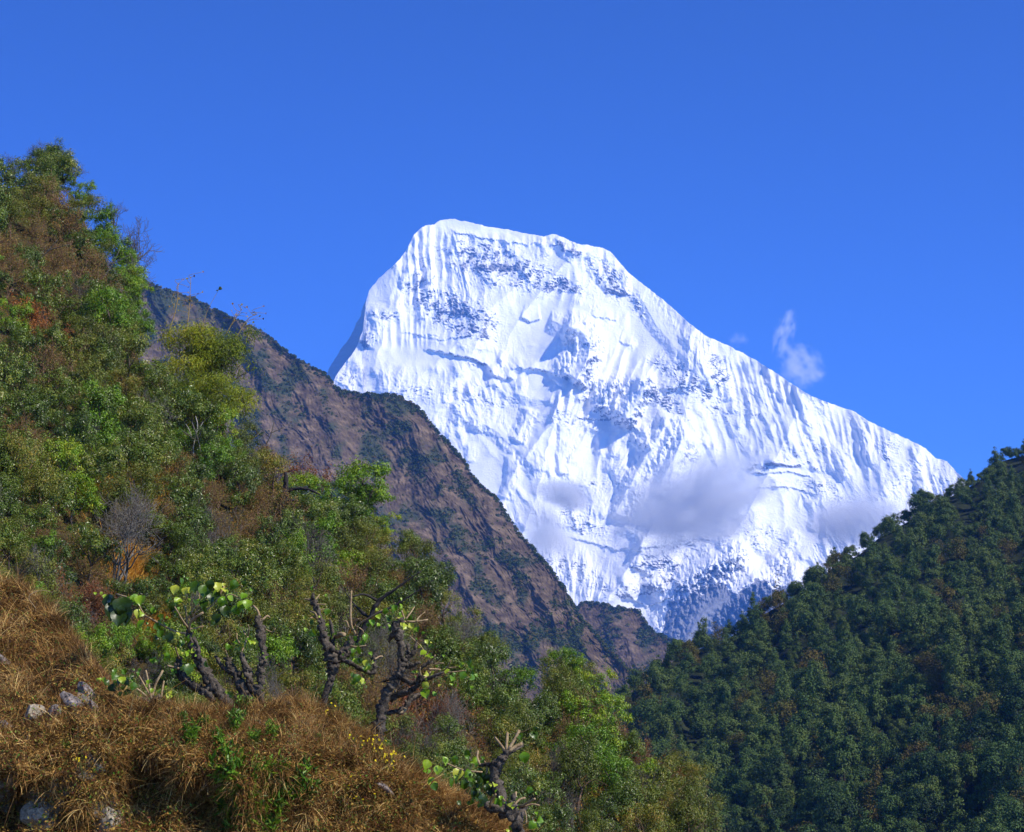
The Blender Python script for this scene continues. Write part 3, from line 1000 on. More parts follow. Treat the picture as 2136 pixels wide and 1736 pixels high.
for kn, dx, dy, rad, k_, nm_ in INNER:
    plant(kn, dx, dy, rad, DESC[kn] + " just inside the " + ORD[min(k_, 29)] + " skyline tree " + nm_, var=k_)
ZONES = [("bright", 60, 350, 70, 30), ("brown", 110, 480, 80, 60), ("olive", 30, 440, 60, 40), ("orange", 60, 650, 90, 50), ("brown", 150, 610, 130, 60), ("olive", 200, 700, 70, 60),
         ("ever", 110, 860, 200, 110), ("brown", 50, 900, 60, 60), ("bright", 200, 930, 60, 40), ("ever", 300, 840, 90, 60), ("bright", 400, 920, 110, 40), ("ever", 330, 960, 140, 50),
         ("olive", 300, 1010, 70, 50), ("brown", 420, 1080, 150, 70), ("brown", 560, 1000, 90, 50), ("bright", 500, 950, 50, 50), ("ever", 540, 1200, 120, 60), ("brown", 640, 1240, 110, 40),
         ("red", 160, 1230, 90, 36), ("olive", 840, 1180, 90, 60), ("brown", 880, 1250, 90, 60), ("ever", 950, 1420, 120, 60), ("brown", 930, 1330, 60, 40), ("olive", 700, 1350, 120, 80),
         ("red", 870, 1500, 70, 40), ("brown", 760, 1440, 80, 50), ("bright", 1190, 1540, 100, 60), ("ever", 1100, 1490, 80, 60), ("ever", 1200, 1680, 120, 60), ("red", 1340, 1600, 60, 40),
         ("olive", 1400, 1700, 80, 60), ("olive", 1060, 1620, 80, 50), ("bright", 1290, 1650, 80, 60)]
NAMES_AT = [(100, 350, "near the hilltop"), (100, 500, "below the hilltop twigs"), (60, 640, "around the orange tree"), (110, 860, "in the dark growth at the left edge"), (270, 700, "left of the bamboo clump"),
            (450, 850, "under the bamboo clump"), (300, 960, "above the ochre grass patch"), (235, 1120, "around the big bare tree"), (450, 1090, "right of the big bare tree"),
            (600, 1030, "around the dead black trunk"), (650, 1150, "around the yellow green bush"), (780, 1080, "below the round bright tree"), (880, 1230, "on the slope under the skyline bend"),
            (120, 1230, "just above the dry grass mound"), (300, 1330, "behind the pollard with big leaves"), (520, 1300, "behind the two middle pollards"), (700, 1380, "between the tall pollards"),
            (1000, 1380, "around the dark skyline dome"), (950, 1500, "right of the tallest pollard"), (1180, 1500, "below the pointed tree"), (1250, 1600, "at the foot of the olive skyline tree"),
            (1150, 1690, "low behind the lowest pollard"), (1400, 1640, "by the rust tinged last tree")]
cnt = 0
yy = 340.0
while yy < 1800:
    xx = -60.0 + rng.uniform(0, 40)
    while xx < 1560:
        dx, dy = xx + rng.uniform(-20, 20), yy + rng.uniform(-18, 18)
        xx += 55
        lim = float(interp(NTOP, dx)) - 10
        bank = float(interp([(-60, 1200), (0, 1230), (120, 1320), (230, 1460), (640, 1500), (760, 1560), (900, 1670), (1080, 1790), (1600, 2400)], dx)) + 30
        if dy < lim or dy > bank or dy > 1770:
            continue
        if any((dx - a) ** 2 + (dy - b_) ** 2 < c ** 2 for a, b_, c in taken):
            continue
        if (dx - 275) ** 2 / 50 ** 2 + (dy - 1185) ** 2 / 42 ** 2 < 1 or (dx - 345) ** 2 / 50 ** 2 + (dy - 1330) ** 2 / 26 ** 2 < 1:
            continue                                # the patches of dry grass stay open
        best, bk = 9.0, None
        for (kn, cx, cy, rx, ry) in ZONES:
            q = ((dx - cx) / rx) ** 2 + ((dy - cy) / ry) ** 2
            if q < best:
                best, bk = q, kn
        u = rng.random()
        kn = bk if (bk and best < 1.6 and u < 0.7) else ["ever", "olive", "ever", "ever", "olive", "brown", "bright", "bare"][int(rng.integers(0, 8))]
        rad = rng.uniform(42, 64) * (1.15 if kn in ("brown", "red", "orange", "bare") else 1.0)
        where = min(NAMES_AT, key=lambda w: (w[0] - dx) ** 2 + (w[1] - dy) ** 2)[2]
        plant(kn, dx, dy, rad, DESC[kn] + " " + where, var=cnt, lift=rng.uniform(0.95, 1.5), group=GROUPS[kn])
        cnt += 1
    yy += 44
for i in range(26):
    dx = rng.uniform(0, 1400)
    lo, hi = float(interp(NTOP, dx)), float(interp([(-60, 1200), (0, 1230), (120, 1320), (230, 1460), (640, 1500), (760, 1560), (900, 1670), (1080, 1790), (1600, 2400)], dx))
    dy = lo + 40 + (min(hi, 1700) - lo - 60) * rng.random()
    where = min(NAMES_AT, key=lambda w: (w[0] - dx) ** 2 + (w[1] - dy) ** 2)[2]
    plant("bare", dx, dy, rng.uniform(44, 74), DESC["bare"] + " " + where, var=i, lift=rng.uniform(1.0, 1.4), group=GROUPS["bare"])
print("near trees", cnt)

# dry grass and fallen leaves on the hillside
def hill_pts(n, seed, cx=None, cy=None, rx=None, ry=None):
    r = np.random.default_rng(seed)
    if cx is None:
        xx_ = r.uniform(-60, 1540, n)
        lo = interp(NTOP, xx_) + 5
        yy_ = lo + (1780 - lo) * r.random(n)
    else:
        xx_ = cx + rx * r.normal(size=n) * 0.55
        yy_ = cy + ry * r.normal(size=n) * 0.55
    dd_ = plane_depth(PLN, xx_, yy_)
    return P(xx_, yy_, dd_ - 0.1)


def blades(name, base, n_dir, L, Wd, mat, seed, lean=0.7, sag=0.5, seg=3, var=None):
    """curved grass blades, three tapering quads each"""
    r = np.random.default_rng(seed)
    n = len(base)
    D = n_dir + rvec(n, r) * lean
    D /= np.linalg.norm(D, axis=1, keepdims=True)
    Sd = np.cross(D, rvec(n, r))
    Sd /= np.linalg.norm(Sd, axis=1, keepdims=True) + 1e-6
    rows = []
    p = base.copy()
    dcur = D.copy()
    for k in range(seg + 1):
        w_ = Wd * (1 - k / seg * 0.85)
        rows.append(np.stack([p - Sd * w_[:, None] * 0.5, p + Sd * w_[:, None] * 0.5], 1))
        dcur = dcur + np.array([0, 0, -sag / seg])
        dcur /= np.linalg.norm(dcur, axis=1, keepdims=True)
        p = p + dcur * (L / seg)[:, None]
    V_ = np.stack(rows, 1).reshape(n, -1, 3)
    b_ = np.arange(n)[:, None] * (2 * (seg + 1))
    F_ = np.concatenate([np.stack([b_[:, 0] + 2 * k, b_[:, 0] + 2 * k + 1, b_[:, 0] + 2 * k + 3, b_[:, 0] + 2 * k + 2], 1) for k in range(seg)])
    v_ = r.random(n) if var is None else np.clip(var + r.normal(size=n) * 0.16, 0, 1)
    return mesh_np(name, V_.reshape(-1, 3), F_, mat, False, {"var": ('FACE', np.tile(v_, seg))})


M_STRAW = leaf_mat("dry_straw", [(0.045, 0.025, 0.014), (0.13, 0.07, 0.036), (0.27, 0.145, 0.075), (0.45, 0.28, 0.16), (0.7, 0.53, 0.38)], 0.6, 0.15, 0.3, 0.0, 1.0)
M_OCHRE = leaf_mat("ochre_grass", [(0.16, 0.08, 0.02), (0.34, 0.19, 0.05), (0.46, 0.28, 0.09)], 0.6, 0.2, 0.3, 0.0)
hp = np.concatenate([hill_pts(6000, 5), hill_pts(5000, 6, 275, 1190, 46, 60), hill_pts(5000, 7, 350, 1325, 60, 34), hill_pts(3000, 8, 310, 1030, 60, 50), hill_pts(1500, 9, 190, 1010, 30, 40)])
r_ = np.random.default_rng(10)
me = blades("hillside_grass", hp, np.tile([0.1, -0.3, 1.0], (len(hp), 1)), r_.uniform(0.4, 0.9, len(hp)), r_.uniform(0.03, 0.06, len(hp)), M_OCHRE, 11, 0.5, 0.8)
tag(obj("hillside_grass", me), "dry ochre grass between the trees on the near hillside", "grass", kind="stuff")

# low undergrowth that closes the gaps between the trees
r = np.random.default_rng(91)
ub = hill_pts(80000, 92)
n = len(ub)
px_ = ub[:, 0] * 1.3
patch = fbm(ub[:, 0] / 5, ub[:, 1] / 9, 3, 93)
C = ub + np.array([0, 0, 1.0]) * (np.abs(r.normal(size=n)) * 0.2 + np.clip(patch, 0, 1) * 0.5)[:, None] * r.random((n, 1)) + rvec(n, r) * 0.15
N = rvec(n, r) * 0.8 + np.array([0.1, -0.4, 0.8])
N /= np.linalg.norm(N, axis=1, keepdims=True)
D = np.cross(N, rvec(n, r))
D /= np.linalg.norm(D, axis=1, keepdims=True) + 1e-6
Ls = r.uniform(0.08, 0.2, n)
V_, F_ = leaf_quads(C, D, N, Ls, Ls * 0.45)
me = mesh_np("undergrowth", V_, F_, ML_OLIVE, False, {"var": ('FACE', np.clip(r.random(n), 0, 1))})
me.materials.append(ML_BROWN)
me.materials.append(ML_EVER)
me.materials.append(ML_RED)
sel = patch + 0.45 * r.normal(size=n)
mi = np.where(sel > 0.15, 2, np.where(sel > -0.35, 0, 1))
mi = np.where(r.random(n) < 0.05, 3, mi)
me.polygons.foreach_set("material_index", mi.astype(np.int32))
tag(obj("undergrowth", me), "low mixed undergrowth between the trees of the near hillside", "undergrowth", kind="stuff")

# dead black trunk with an arching limb, and other single pieces of the hillside
def D2(dx, dy, Y_):
    return P(dx, dy, Y_)[()]


def wood_thing(name, Y0, paths, mat, label, cat, unit=1.0, twigs=None, twmat=None, leaves=None, leafmat=None, lsize=20, leaf_seed=0, parts=("trunk", "shoot", "foliage"), sides=12, lump=0.75, jit=0.0, root=None):
    """paths: lists of (dx, dy, r) with r in picture-plane units at distance Y0"""
    rr = np.random.default_rng(leaf_seed + 5)
    k = KD * Y0
    base = D2(*(root or paths[0][0][:2]), Y0)
    e = obj(name, None, None, base)
    tag(e, label, cat)
    w = Wood()
    for pi, path in enumerate(paths):
        sw = rr.normal() * jit
        rows = [list(D2(a, b_, Y0 + sw * i / max(1, len(path) - 1)) - base) + [r * k] for i, (a, b_, r) in enumerate(path)]
        sp = smooth_path(rows, 6)
        w.tube(sp[:, :3], np.maximum(sp[:, 3], 0.002), sides, lump, pi + leaf_seed)
        if name.startswith("pollard"):                # knobs and snags where shoots have been lopped for years
            for q_ in range(int(len(sp) * 0.55)):
                i_ = int(rr.integers(2, len(sp)))
                r0 = sp[i_, 3]
                dv_ = rvec(1, rr)[0]
                a_ = sp[i_, :3] + dv_ * r0 * 0.4
                ln = r0 * rr.uniform(0.8, 1.5) if rr.random() < 0.7 else k * rr.uniform(5, 11)
                rk_ = r0 * rr.uniform(0.35, 0.65) if ln < r0 * 1.6 else k * rr.uniform(0.7, 1.4)
                w.tube([a_, a_ + dv_ * ln * 0.6, a_ + dv_ * ln + np.array([0, 0, ln * 0.3])], [rk_ * 1.1, rk_ * 1.15, rk_ * 0.6], 7, 0.3, q_)
    obj(parts[0], w.mesh(name + "_" + parts[0], mat), e)
    if twigs:
        for pi, path in enumerate(twigs):
            w = Wood()
            sw = rr.normal() * max(jit, 0.08)
            rows = [list(D2(a, b_, Y0 + sw * i / max(1, len(path) - 1) - 0.01) - base) + [r * k] for i, (a, b_, r) in enumerate(path)]
            sp = smooth_path(rows, 3)
            w.tube(sp[:, :3], np.maximum(sp[:, 3], 0.002), 6, 0.1, pi)
            obj(parts[1], w.mesh(name + "_" + parts[1], twmat or mat), e)
    if leaves:
        Vs, Fs, vv, n0 = [], [], [], 0
        extra = []
        for lf in leaves:
            if lsize > 10 and (len(lf) < 3 or not lf[2] or lf[2] > 9):
                for q_ in range(2):
                    extra.append((lf[0] + rr.normal() * 11, lf[1] + rr.normal() * 8, (lf[2] or lsize) * rr.uniform(0.4, 0.65), min(1, (lf[3] if len(lf) > 3 else 0.4) * rr.uniform(0.6, 1.2))))
        for li, lf in enumerate(list(leaves) + extra):
            a, b_ = lf[0], lf[1]
            s = (lf[2] if len(lf) > 2 and lf[2] else lsize * rr.uniform(0.7, 1.25)) * k
            tone = lf[3] if len(lf) > 3 else rr.uniform(0.15, 0.95)
            c = D2(a, b_, Y0 + rr.uniform(-0.25, 0.12)) - base
            V_, F_ = big_leaf(s * 0.98, rr)
            yaw, pit, rol = rr.uniform(-1.2, 1.2), rr.uniform(-0.9, 0.35), rr.uniform(-0.9, 0.9)
            if len(lf) > 2 and (lf[2] or 0) > 20:
                yaw, pit, rol, s = yaw * 0.4, pit * 0.5, rol * 0.5, s * 1.15
            V_ = rot3(V_, yaw, pit, rol) + c
            Vs.append(V_)
            Fs.append(F_ + n0)
            n0 += len(V_)
            vv.append(np.full(len(F_), tone))
        obj(parts[2], mesh_np(name + "_leaves", np.concatenate(Vs), np.concatenate(Fs), leafmat, True, {"var": ('FACE', np.concatenate(vv))}), e)
    return e


def big_leaf(s, rr):
    """a heart shaped drooping leaf hanging in the x-z plane, tip down, centred"""
    nu, nv = 8, 5
    u = np.linspace(0, 1, nu)[:, None]
    v = np.linspace(-1, 1, nv)[None, :]
    wdt = np.interp(u, [0, 0.08, 0.28, 0.5, 0.75, 0.92, 1.0], [0.12, 0.30, 0.47, 0.46, 0.30, 0.1, 0.01])
    x_ = v * wdt * s
    z_ = (0.5 - u) * s + 0.05 * s * (1 - np.abs(v)) + 0 * v
    cup = rr.uniform(0.1, 0.5)
    y_ = -cup * np.abs(v) * wdt * s + rr.uniform(0.1, 0.35) * s * (u - 0.4) ** 2 * 2 + 0.03 * s * np.sin(u * 9 + v * 3)
    V_ = np.stack(np.broadcast_arrays(x_, y_, z_), -1).reshape(-1, 3)
    return V_, grid_faces(nu, nv)


def rot3(V_, yaw, pit, rol):
    cy, sy, cp, sp, cr_, sr = math.cos(yaw), math.sin(yaw), math.cos(pit), math.sin(pit), math.cos(rol), math.sin(rol)
    Rz = np.array([[cy, -sy, 0], [sy, cy, 0], [0, 0, 1]])
    Rx = np.array([[1, 0, 0], [0, cp, -sp], [0, sp, cp]])
    Ry = np.array([[cr_, 0, sr], [0, 1, 0], [-sr, 0, cr_]])
    return V_ @ (Rz @ Rx @ Ry).T


def on_hill(dx, dy):
    return float(plane_depth(PLN, dx, dy))


wood_thing("dead_tree", on_hill(590, 1070) - 6, [[(586, 1085, 7), (590, 1050, 6), (596, 1020, 5), (596, 985, 3.5)], [(593, 1040, 4), (606, 1022, 3.2), (640, 1020, 2.6), (668, 1032, 1.8)],
                                                [(594, 1042, 3), (622, 1045, 1.8)]], MB_BLACK, "dead black trunk with one arching limb beside the red leaved tree", "dead tree", jit=0.3)
wood_thing("bare_branch_tree", on_hill(760, 1300) - 12, [[(742, 1340, 5), (770, 1290, 4.5), (790, 1255, 3.6), (830, 1225, 2.6), (880, 1190, 1.2)], [(790, 1255, 3), (760, 1240, 2), (735, 1245, 1.2)],
                                                         [(775, 1285, 3), (820, 1265, 2.2), (860, 1240, 1.4), (905, 1210, 0.9)], [(770, 1290, 3), (740, 1262, 2), (720, 1235, 1)]],
           MB_BLACK, "thin black leafless branches above the tallest pollard", "tree", jit=0.5)
wood_thing("white_sapling", on_hill(480, 960) - 8, [[(403, 975, 1.3), (404, 930, 1.2), (412, 890, 1.0), (408, 868, .7)], [(404, 925, .8), (396, 900, .6), (388, 885, .4)], [(410, 905, .8), (424, 880, .5)]],
           MB_PALE, "slender white barked bare sapling below the bamboo clump", "sapling", jit=0.3)
for q, (bx, by, tx, ty, lab) in enumerate([(548, 940, 572, 880, "leafless sapling on the skyline right of the bamboo foot"), (420, 960, 400, 880, "leafless sapling with pale stem under the bamboo clump"),
                                           (200, 600, 250, 520, "pale leaning stem among the skyline evergreens"), (60, 560, 120, 500, "pale crooked stem above the orange tree")]):
    wood_thing("bare_sapling", on_hill(bx, by) - 6, [[(bx, by, 1.4), ((bx + tx) / 2 + 4, (by + ty) / 2, 1.1), (tx, ty, .6)], [((bx + tx) / 2, (by + ty) / 2, .9), (tx - 26, ty + 14, .5)],
                                                     [((bx + tx) / 2 + 4, (by + ty) / 2 - 6, 1.2), (tx + 24, ty + 10, .45)]], MB_GREY, lab, "sapling", jit=0.3, leaf_seed=q)

# bamboo shoots above the clump, one ending in a single dark leaf
M_SHOOT = bark_mat("shoot_skin", (0.16, 0.11, 0.04), (0.36, 0.26, 0.1), 20)
SHOOTS = [((388, 700), (395, 640), (398, 577), "tall thin shoot above the bamboo clump, feathery top"), ((350, 700), (368, 640), (372, 590), "thin shoot in the gap left of the bamboo clump"),
          ((470, 700), (490, 665), (505, 645), "short feathery shoot over the bamboo clump's right shoulder"), ((490, 710), (515, 668), (535, 655), "outermost shoot leaning right from the bamboo clump"),
          ((420, 700), (432, 650), (457, 603), "hair thin shoot ending in a single dark curved leaf against the sky")]
for si, (a, b_, c, lab) in enumerate(SHOOTS):
    Yb = on_hill(430, 780) - 3
    k = KD * Yb
    tw = []
    rr = np.random.default_rng(si + 70)
    if si != 4:
        for j in range(9):
            t = rr.uniform(0.35, 1.0)
            px = a[0] + (c[0] - a[0]) * t
            py = a[1] + (c[1] - a[1]) * t
            tw.append([(px, py, 0.6), (px + rr.uniform(-10, 14), py - rr.uniform(2, 14), 0.45), (px + rr.uniform(-22, 30), py - rr.uniform(4, 22), 0.3)])
    e = wood_thing("bamboo_shoot", Yb, [[a + (1.2,), b_ + (0.9 if si != 4 else .45,), c + (0.5 if si != 4 else .35,)]], M_SHOOT, lab, "bamboo shoot", twigs=tw, parts=("stem", "twig", "foliage"),
                   leaves=([(c[0] + 2, c[1] - 1, 9, 0.0), (c[0] - 4, c[1] + 3, 6, 0.0)] if si == 4 else [(px_[2][0], px_[2][1], 5, rr.random()) for px_ in tw]), leafmat=ML_EVER if si == 4 else ML_BROWN, sides=5, lump=0.1, leaf_seed=si)

# hillside twigs that break the skyline at the top of the hill
for q, (dx, dy, rad, lab) in enumerate([(92, 318, 40, "thin bare twigs on top of the hilltop evergreen"), (155, 345, 34, "bare twigs right of the hilltop"), (30, 340, 30, "bare twigs over the skyline left of the hilltop"),
                                        (240, 430, 40, "bare twigs above the upper skyline evergreens")]):
    plant("bare", dx, dy, rad, lab, var=q, keep=True)

# ------------------------------------------------------------------ forested hill (right)
FA, FB, FC = P(1500, 1736, 640.0), P(2136, 930, 1050.0), P(1330, 1430, 860.0)
PLF = plane3(FA, FB, FC)
FTOP = [(1250, 1500), (1320, 1442), (1345, 1428), (1400, 1385), (1420, 1362), (1500, 1345), (1560, 1305), (1610, 1272), (1680, 1235), (1740, 1182), (1790, 1160), (1830, 1125), (1900, 1085), (1920, 1058),
        (2000, 1030), (2040, 1005), (2080, 965), (2136, 950), (2250, 880), (2420, 820)]
nx, ny = 420, 300
xs = np.linspace(1250, 2420, nx)
tp = interp(FTOP, xs)
s1 = np.linspace(0, 1, ny)[:, None]
x = np.broadcast_to(xs, (ny, nx)).copy()
y = tp + (1990 - tp) * s1


def forest_depth(x, y):
    return plane_depth(PLF, x, y) - 26 * ridged((x + 0.45 * y) / 210, (y - 0.4 * x) / 420, 2, 401) + 6 * fbm(x / 60, y / 60, 3, 405)


Vv = P(x, y, forest_depth(x, y))
Vv[..., 2] = np.maximum(Vv[..., 2], -1)
bks = []
for dd, dz in [(6, -3), (40, -40), (150, -180), (400, -500)]:
    q_ = Vv[0].copy()
    q_[:, 1] += dd
    q_[:, 2] = np.maximum(q_[:, 2] + dz, -1)
    bks.append(q_)
A = np.concatenate([np.stack(bks[::-1]), Vv])


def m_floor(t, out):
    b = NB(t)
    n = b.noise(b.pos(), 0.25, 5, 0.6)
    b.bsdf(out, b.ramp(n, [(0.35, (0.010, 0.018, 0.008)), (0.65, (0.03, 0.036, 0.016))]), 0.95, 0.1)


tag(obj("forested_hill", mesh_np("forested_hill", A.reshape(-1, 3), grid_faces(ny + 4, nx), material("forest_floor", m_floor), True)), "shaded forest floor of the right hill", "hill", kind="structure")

FV = []
for s in range(9):
    lb = lobes_round(3.4, 500 + s, 8, 0.95, 1.0) if s % 3 else lobes_cone(3.3, 9.5, 500 + s)
    lb = [(a, b_, c + 2.0, r1, r2) for a, b_, c, r1, r2 in lb]
    FV.append((trunk_mesh("forest_trunk", 6.0, 0.25, 2.4, MB_DARK, 500 + s, 4),
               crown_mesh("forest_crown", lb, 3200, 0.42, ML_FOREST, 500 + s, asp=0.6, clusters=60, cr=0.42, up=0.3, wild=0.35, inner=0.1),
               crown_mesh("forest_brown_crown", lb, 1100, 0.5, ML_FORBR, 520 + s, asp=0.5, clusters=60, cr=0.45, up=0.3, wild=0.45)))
spots = []
yy = 900.0
while yy < 1860:
    xx = 1300 + rng.uniform(0, 20)
    while xx < 2200:
        dx, dy = xx + rng.uniform(-12, 12), yy + rng.uniform(-9, 9)
        xx += 29
        if dy < float(interp(FTOP, dx)) + 2:
            continue
        nt_ = float(interp(NTOP, dx))
        if dx < 1560 and dy > nt_ + 30:
            continue
        spots.append((dx, dy))
    yy += 21.5
# a row along the crest
for (a, b_) in zip(FTOP[1:-1], FTOP[2:]):
    m = max(1, int(math.hypot(b_[0] - a[0], b_[1] - a[1]) / 11))
    for i in range(m):
        t = (i + rng.uniform(-0.3, 0.3)) / m
        if a[0] + (b_[0] - a[0]) * t < 2180:
            spots.append((a[0] + (b_[0] - a[0]) * t, a[1] + (b_[1] - a[1]) * t + rng.uniform(0, 10)))
rows = []
for (dx, dy) in spots:
    Y_ = float(forest_depth(np.array(dx), np.array(dy)))
    rows.append((Y_, dx, dy))
rows.sort()
print("forest trees", len(rows))
WHERE = [(1380, 1400, "at the valley end of the right hill"), (1500, 1380, "on the low crest beside the snow gully"), (1700, 1230, "on the middle crest of the right hill"), (1900, 1080, "high on the crest of the right hill"),
         (2080, 980, "at the top right of the forested hill"), (1480, 1500, "above the near hillside's last trees"), (1700, 1420, "on the middle of the right hill"), (1950, 1300, "on the upper right slope"),
         (2100, 1500, "at the right edge of the forested hill"), (1850, 1580, "low on the middle of the right hill"), (1600, 1660, "in the bottom hollow beside the near hillside"), (2050, 1690, "in the bottom right corner")]
fV, fF, fv, fB, fn = [], [], [], [], 0
MB_ = {}
for i, (Y_, dx, dy) in enumerate(rows):
    q = P(dx, dy, Y_)[()]
    k = int(rng.integers(0, 9))
    brown = perlin(dx / 70, dy / 50, 9) + rng.normal() * 0.16 > 0.42
    sc = rng.uniform(0.6, 1.6) * (0.62 if dy < float(interp(FTOP, dx)) + 12 else 1.0)
    loc = (q[0], q[1], q[2] - 1.2)
    rz = rng.uniform(0, 6.28)
    tall = rng.uniform(0.9, 1.25)
    if i < 300:
        kindtxt = ("slender pointed dark green tree " if k % 3 == 0 else "rounded dark green tree ") if not brown else "brown leaved tree "
        e = obj("forest_tree", None, None, loc, (0, 0, rz), (sc, sc, sc * tall))
        wh = min(WHERE, key=lambda w: (w[0] - dx) ** 2 + (w[1] - dy) ** 2)[2]
        tag(e, kindtxt + wh, "tree", "brown trees of the forested right hill" if brown else "green trees of the forested right hill")
        obj("trunk", FV[k][0], e)
        obj("crown", FV[k][2] if brown else FV[k][1], e)
    else:
        me_ = FV[k][2] if brown else FV[k][1]
        key = me_.name
        if key not in MB_:
            co = np.empty(len(me_.vertices) * 3, np.float32)
            me_.vertices.foreach_get("co", co)
            va = np.empty(len(me_.polygons), np.float32)
            me_.attributes["var"].data.foreach_get("value", va)
            MB_[key] = (co.reshape(-1, 3), va)
        co, va = MB_[key]
        c, s = math.cos(rz), math.sin(rz)
        cc = co * np.array([sc, sc, sc * tall])
        cc = np.stack([cc[:, 0] * c - cc[:, 1] * s, cc[:, 0] * s + cc[:, 1] * c, cc[:, 2]], 1) + np.array(loc)
        fV.append(cc.astype(np.float32))
        fv.append(np.clip(va * 0.6 + rng.random() * 0.45 - 0.02, 0, 1))
        fB.append(np.full(len(va), brown))
        fn += len(cc)
V_ = np.concatenate(fV)
n = len(V_) // 4
F_ = np.arange(4 * n).reshape(n, 4)
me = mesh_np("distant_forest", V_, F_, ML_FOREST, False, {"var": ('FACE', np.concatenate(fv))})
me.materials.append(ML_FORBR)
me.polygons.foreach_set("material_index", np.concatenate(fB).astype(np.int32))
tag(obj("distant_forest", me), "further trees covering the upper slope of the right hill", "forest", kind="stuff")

# ------------------------------------------------------------------ scrub on the brown hills
def scrub(idx, n, seed, smin, smax, label, name):
    x, y, d, A_, bu = SH[idx]
    r = np.random.default_rng(seed)
    ny_, nx_ = x.shape
    i = (r.random(n * 6) ** 1.0 * (ny_ - 1)).astype(int)
    j = r.integers(0, nx_, n * 6)
    w_ = bu[i, j] + 0.35 * r.normal(size=n * 6)
    keep = np.argsort(-w_)[:n]
    i, j = i[keep], j[keep]
    ci = np.concatenate([i, (r.random(n // 6) ** 3 * 12).astype(int)])
    cj = np.concatenate([j, r.integers(0, nx_, n // 6)])
    base = A_[ci, cj]
    m = len(base)
    rad = r.uniform(smin, smax, m)
    q = 34
    dv = rvec(m * q, r)
    dv[:, 2] = np.abs(dv[:, 2]) * 1.1
    C = np.repeat(base, q, 0) + dv * np.repeat(rad, q)[:, None] * r.uniform(0.6, 1.05, (m * q, 1))
    N = dv * 0.8 + rvec(m * q, r) * 0.5
    N /= np.linalg.norm(N, axis=1, keepdims=True)
    D = np.cross(N, rvec(m * q, r))
    D /= np.linalg.norm(D, axis=1, keepdims=True) + 1e-6
    Ls = np.repeat(rad, q) * 0.75
    V_, F_ = leaf_quads(C - D * Ls[:, None] * 0.5, D, N, Ls, Ls * 0.8)
    var = np.clip(np.repeat(r.random(m), q) * 0.7 + r.random(m * q) * 0.3, 0, 1)
    tag(obj(name, mesh_np(name, V_, F_, ML_SCRUB, False, {"var": ('FACE', var)})), label, "scrub", kind="stuff")


ML_SCRUB = leaf_mat("scrub_leaf", [(0.014, 0.028, 0.014), (0.03, 0.05, 0.02), (0.055, 0.07, 0.025), (0.09, 0.06, 0.03)], 0.7, 0.1, 0.2, 0.0)
scrub(0, 11000, 61, 0.9, 3.4, "scattered dark green scrub dotting the brown hill", "hill_scrub")
scrub(1, 1500, 62, 2.0, 5.5, "dark scrub on the far brown spur", "far_scrub")

# ------------------------------------------------------------------ foreground bank of dry grass
BTOP = [(-260, 1090), (-60, 1180), (0, 1212), (60, 1240), (120, 1296), (160, 1352), (200, 1404), (232, 1452), (290, 1484), (400, 1488), (520, 1492), (600, 1470), (650, 1482), (700, 1505), (760, 1548), (850, 1616),
        (900, 1645), (960, 1682), (1030, 1722), (1080, 1762), (1180, 1850), (1330, 1990)]
nx, ny = 620, 420
xs = np.linspace(-260, 1330, nx)
tp = interp(BTOP, xs) + 3 * fbm(xs / 25, xs * 0 + 9, 3, 601)
s1 = np.linspace(0, 1, ny)[:, None]
x = np.broadcast_to(xs, (ny, nx)).copy()
y = tp + (2060 - tp) * s1


def bank_depth(x, y):
    lip = interp([(-260, 1530), (0, 1520), (120, 1512), (300, 1512), (560, 1540), (760, 1600), (900, 1680), (1100, 1800), (1400, 2100)], x)
    up = np.clip(lip - y, 0, 500)
    dn = np.clip(y - lip, 0, 700)
    dd = 18.6 + up * 0.0125 - 0.0016 * dn - 0.25 * sstep(0, 60, dn)
    dd = dd + 0.25 * fbm(x / 110, y / 110, 4, 611) + 0.07 * fbm(x / 26, y / 26, 3, 621)
    # hollows in the face of the terrace
    for cx, cy, rx, ry, am in [(300, 1660, 60, 70, 0.35), (20, 1690, 60, 60, 0.3), (420, 1700, 50, 60, 0.25), (700, 1680, 60, 40, 0.15)]:
        dd = dd + am * blob(x, y, cx, cy, rx, ry, 0, 0.6)
    return dd


BD = bank_depth(x, y)
Vv = P(x, y, BD)
Vv[..., 2] = np.maximum(Vv[..., 2], -0.3)
bks = []
for dd, dz in [(0.3, -0.01), (1.5, -0.12), (6, -0.8), (20, -5)]:
    q_ = Vv[0].copy()
    q_[:, 1] += dd
    q_[:, 2] = np.maximum(q_[:, 2] + dz, -0.3)
    bks.append(q_)
A = np.concatenate([np.stack(bks[::-1]), Vv])


def m_bank(t, out):
    b = NB(t)
    p = b.pos()
    n2 = b.noise(p, 9.0, 6, 0.7)
    n3 = b.noise(p, 1.6, 4, 0.6)
    c = b.ramp(n2, [(0.32, (0.018, 0.010, 0.006)), (0.5, (0.07, 0.032, 0.012)), (0.68, (0.17, 0.08, 0.026))])
    rockc = b.ramp(n2, [(0.35, (0.08, 0.07, 0.055)), (0.6, (0.26, 0.235, 0.19))])
    f = b.n("ShaderNodeMapRange", {'Value': b.math('ADD', n3, b.attr("stone")), 'From Min': 0.95, 'From Max': 1.1}).outputs[0]
    b.bsdf(out, b.mix(f, c, rockc), 0.95, 0.1, b.bump(n2, 0.06, 0.9))


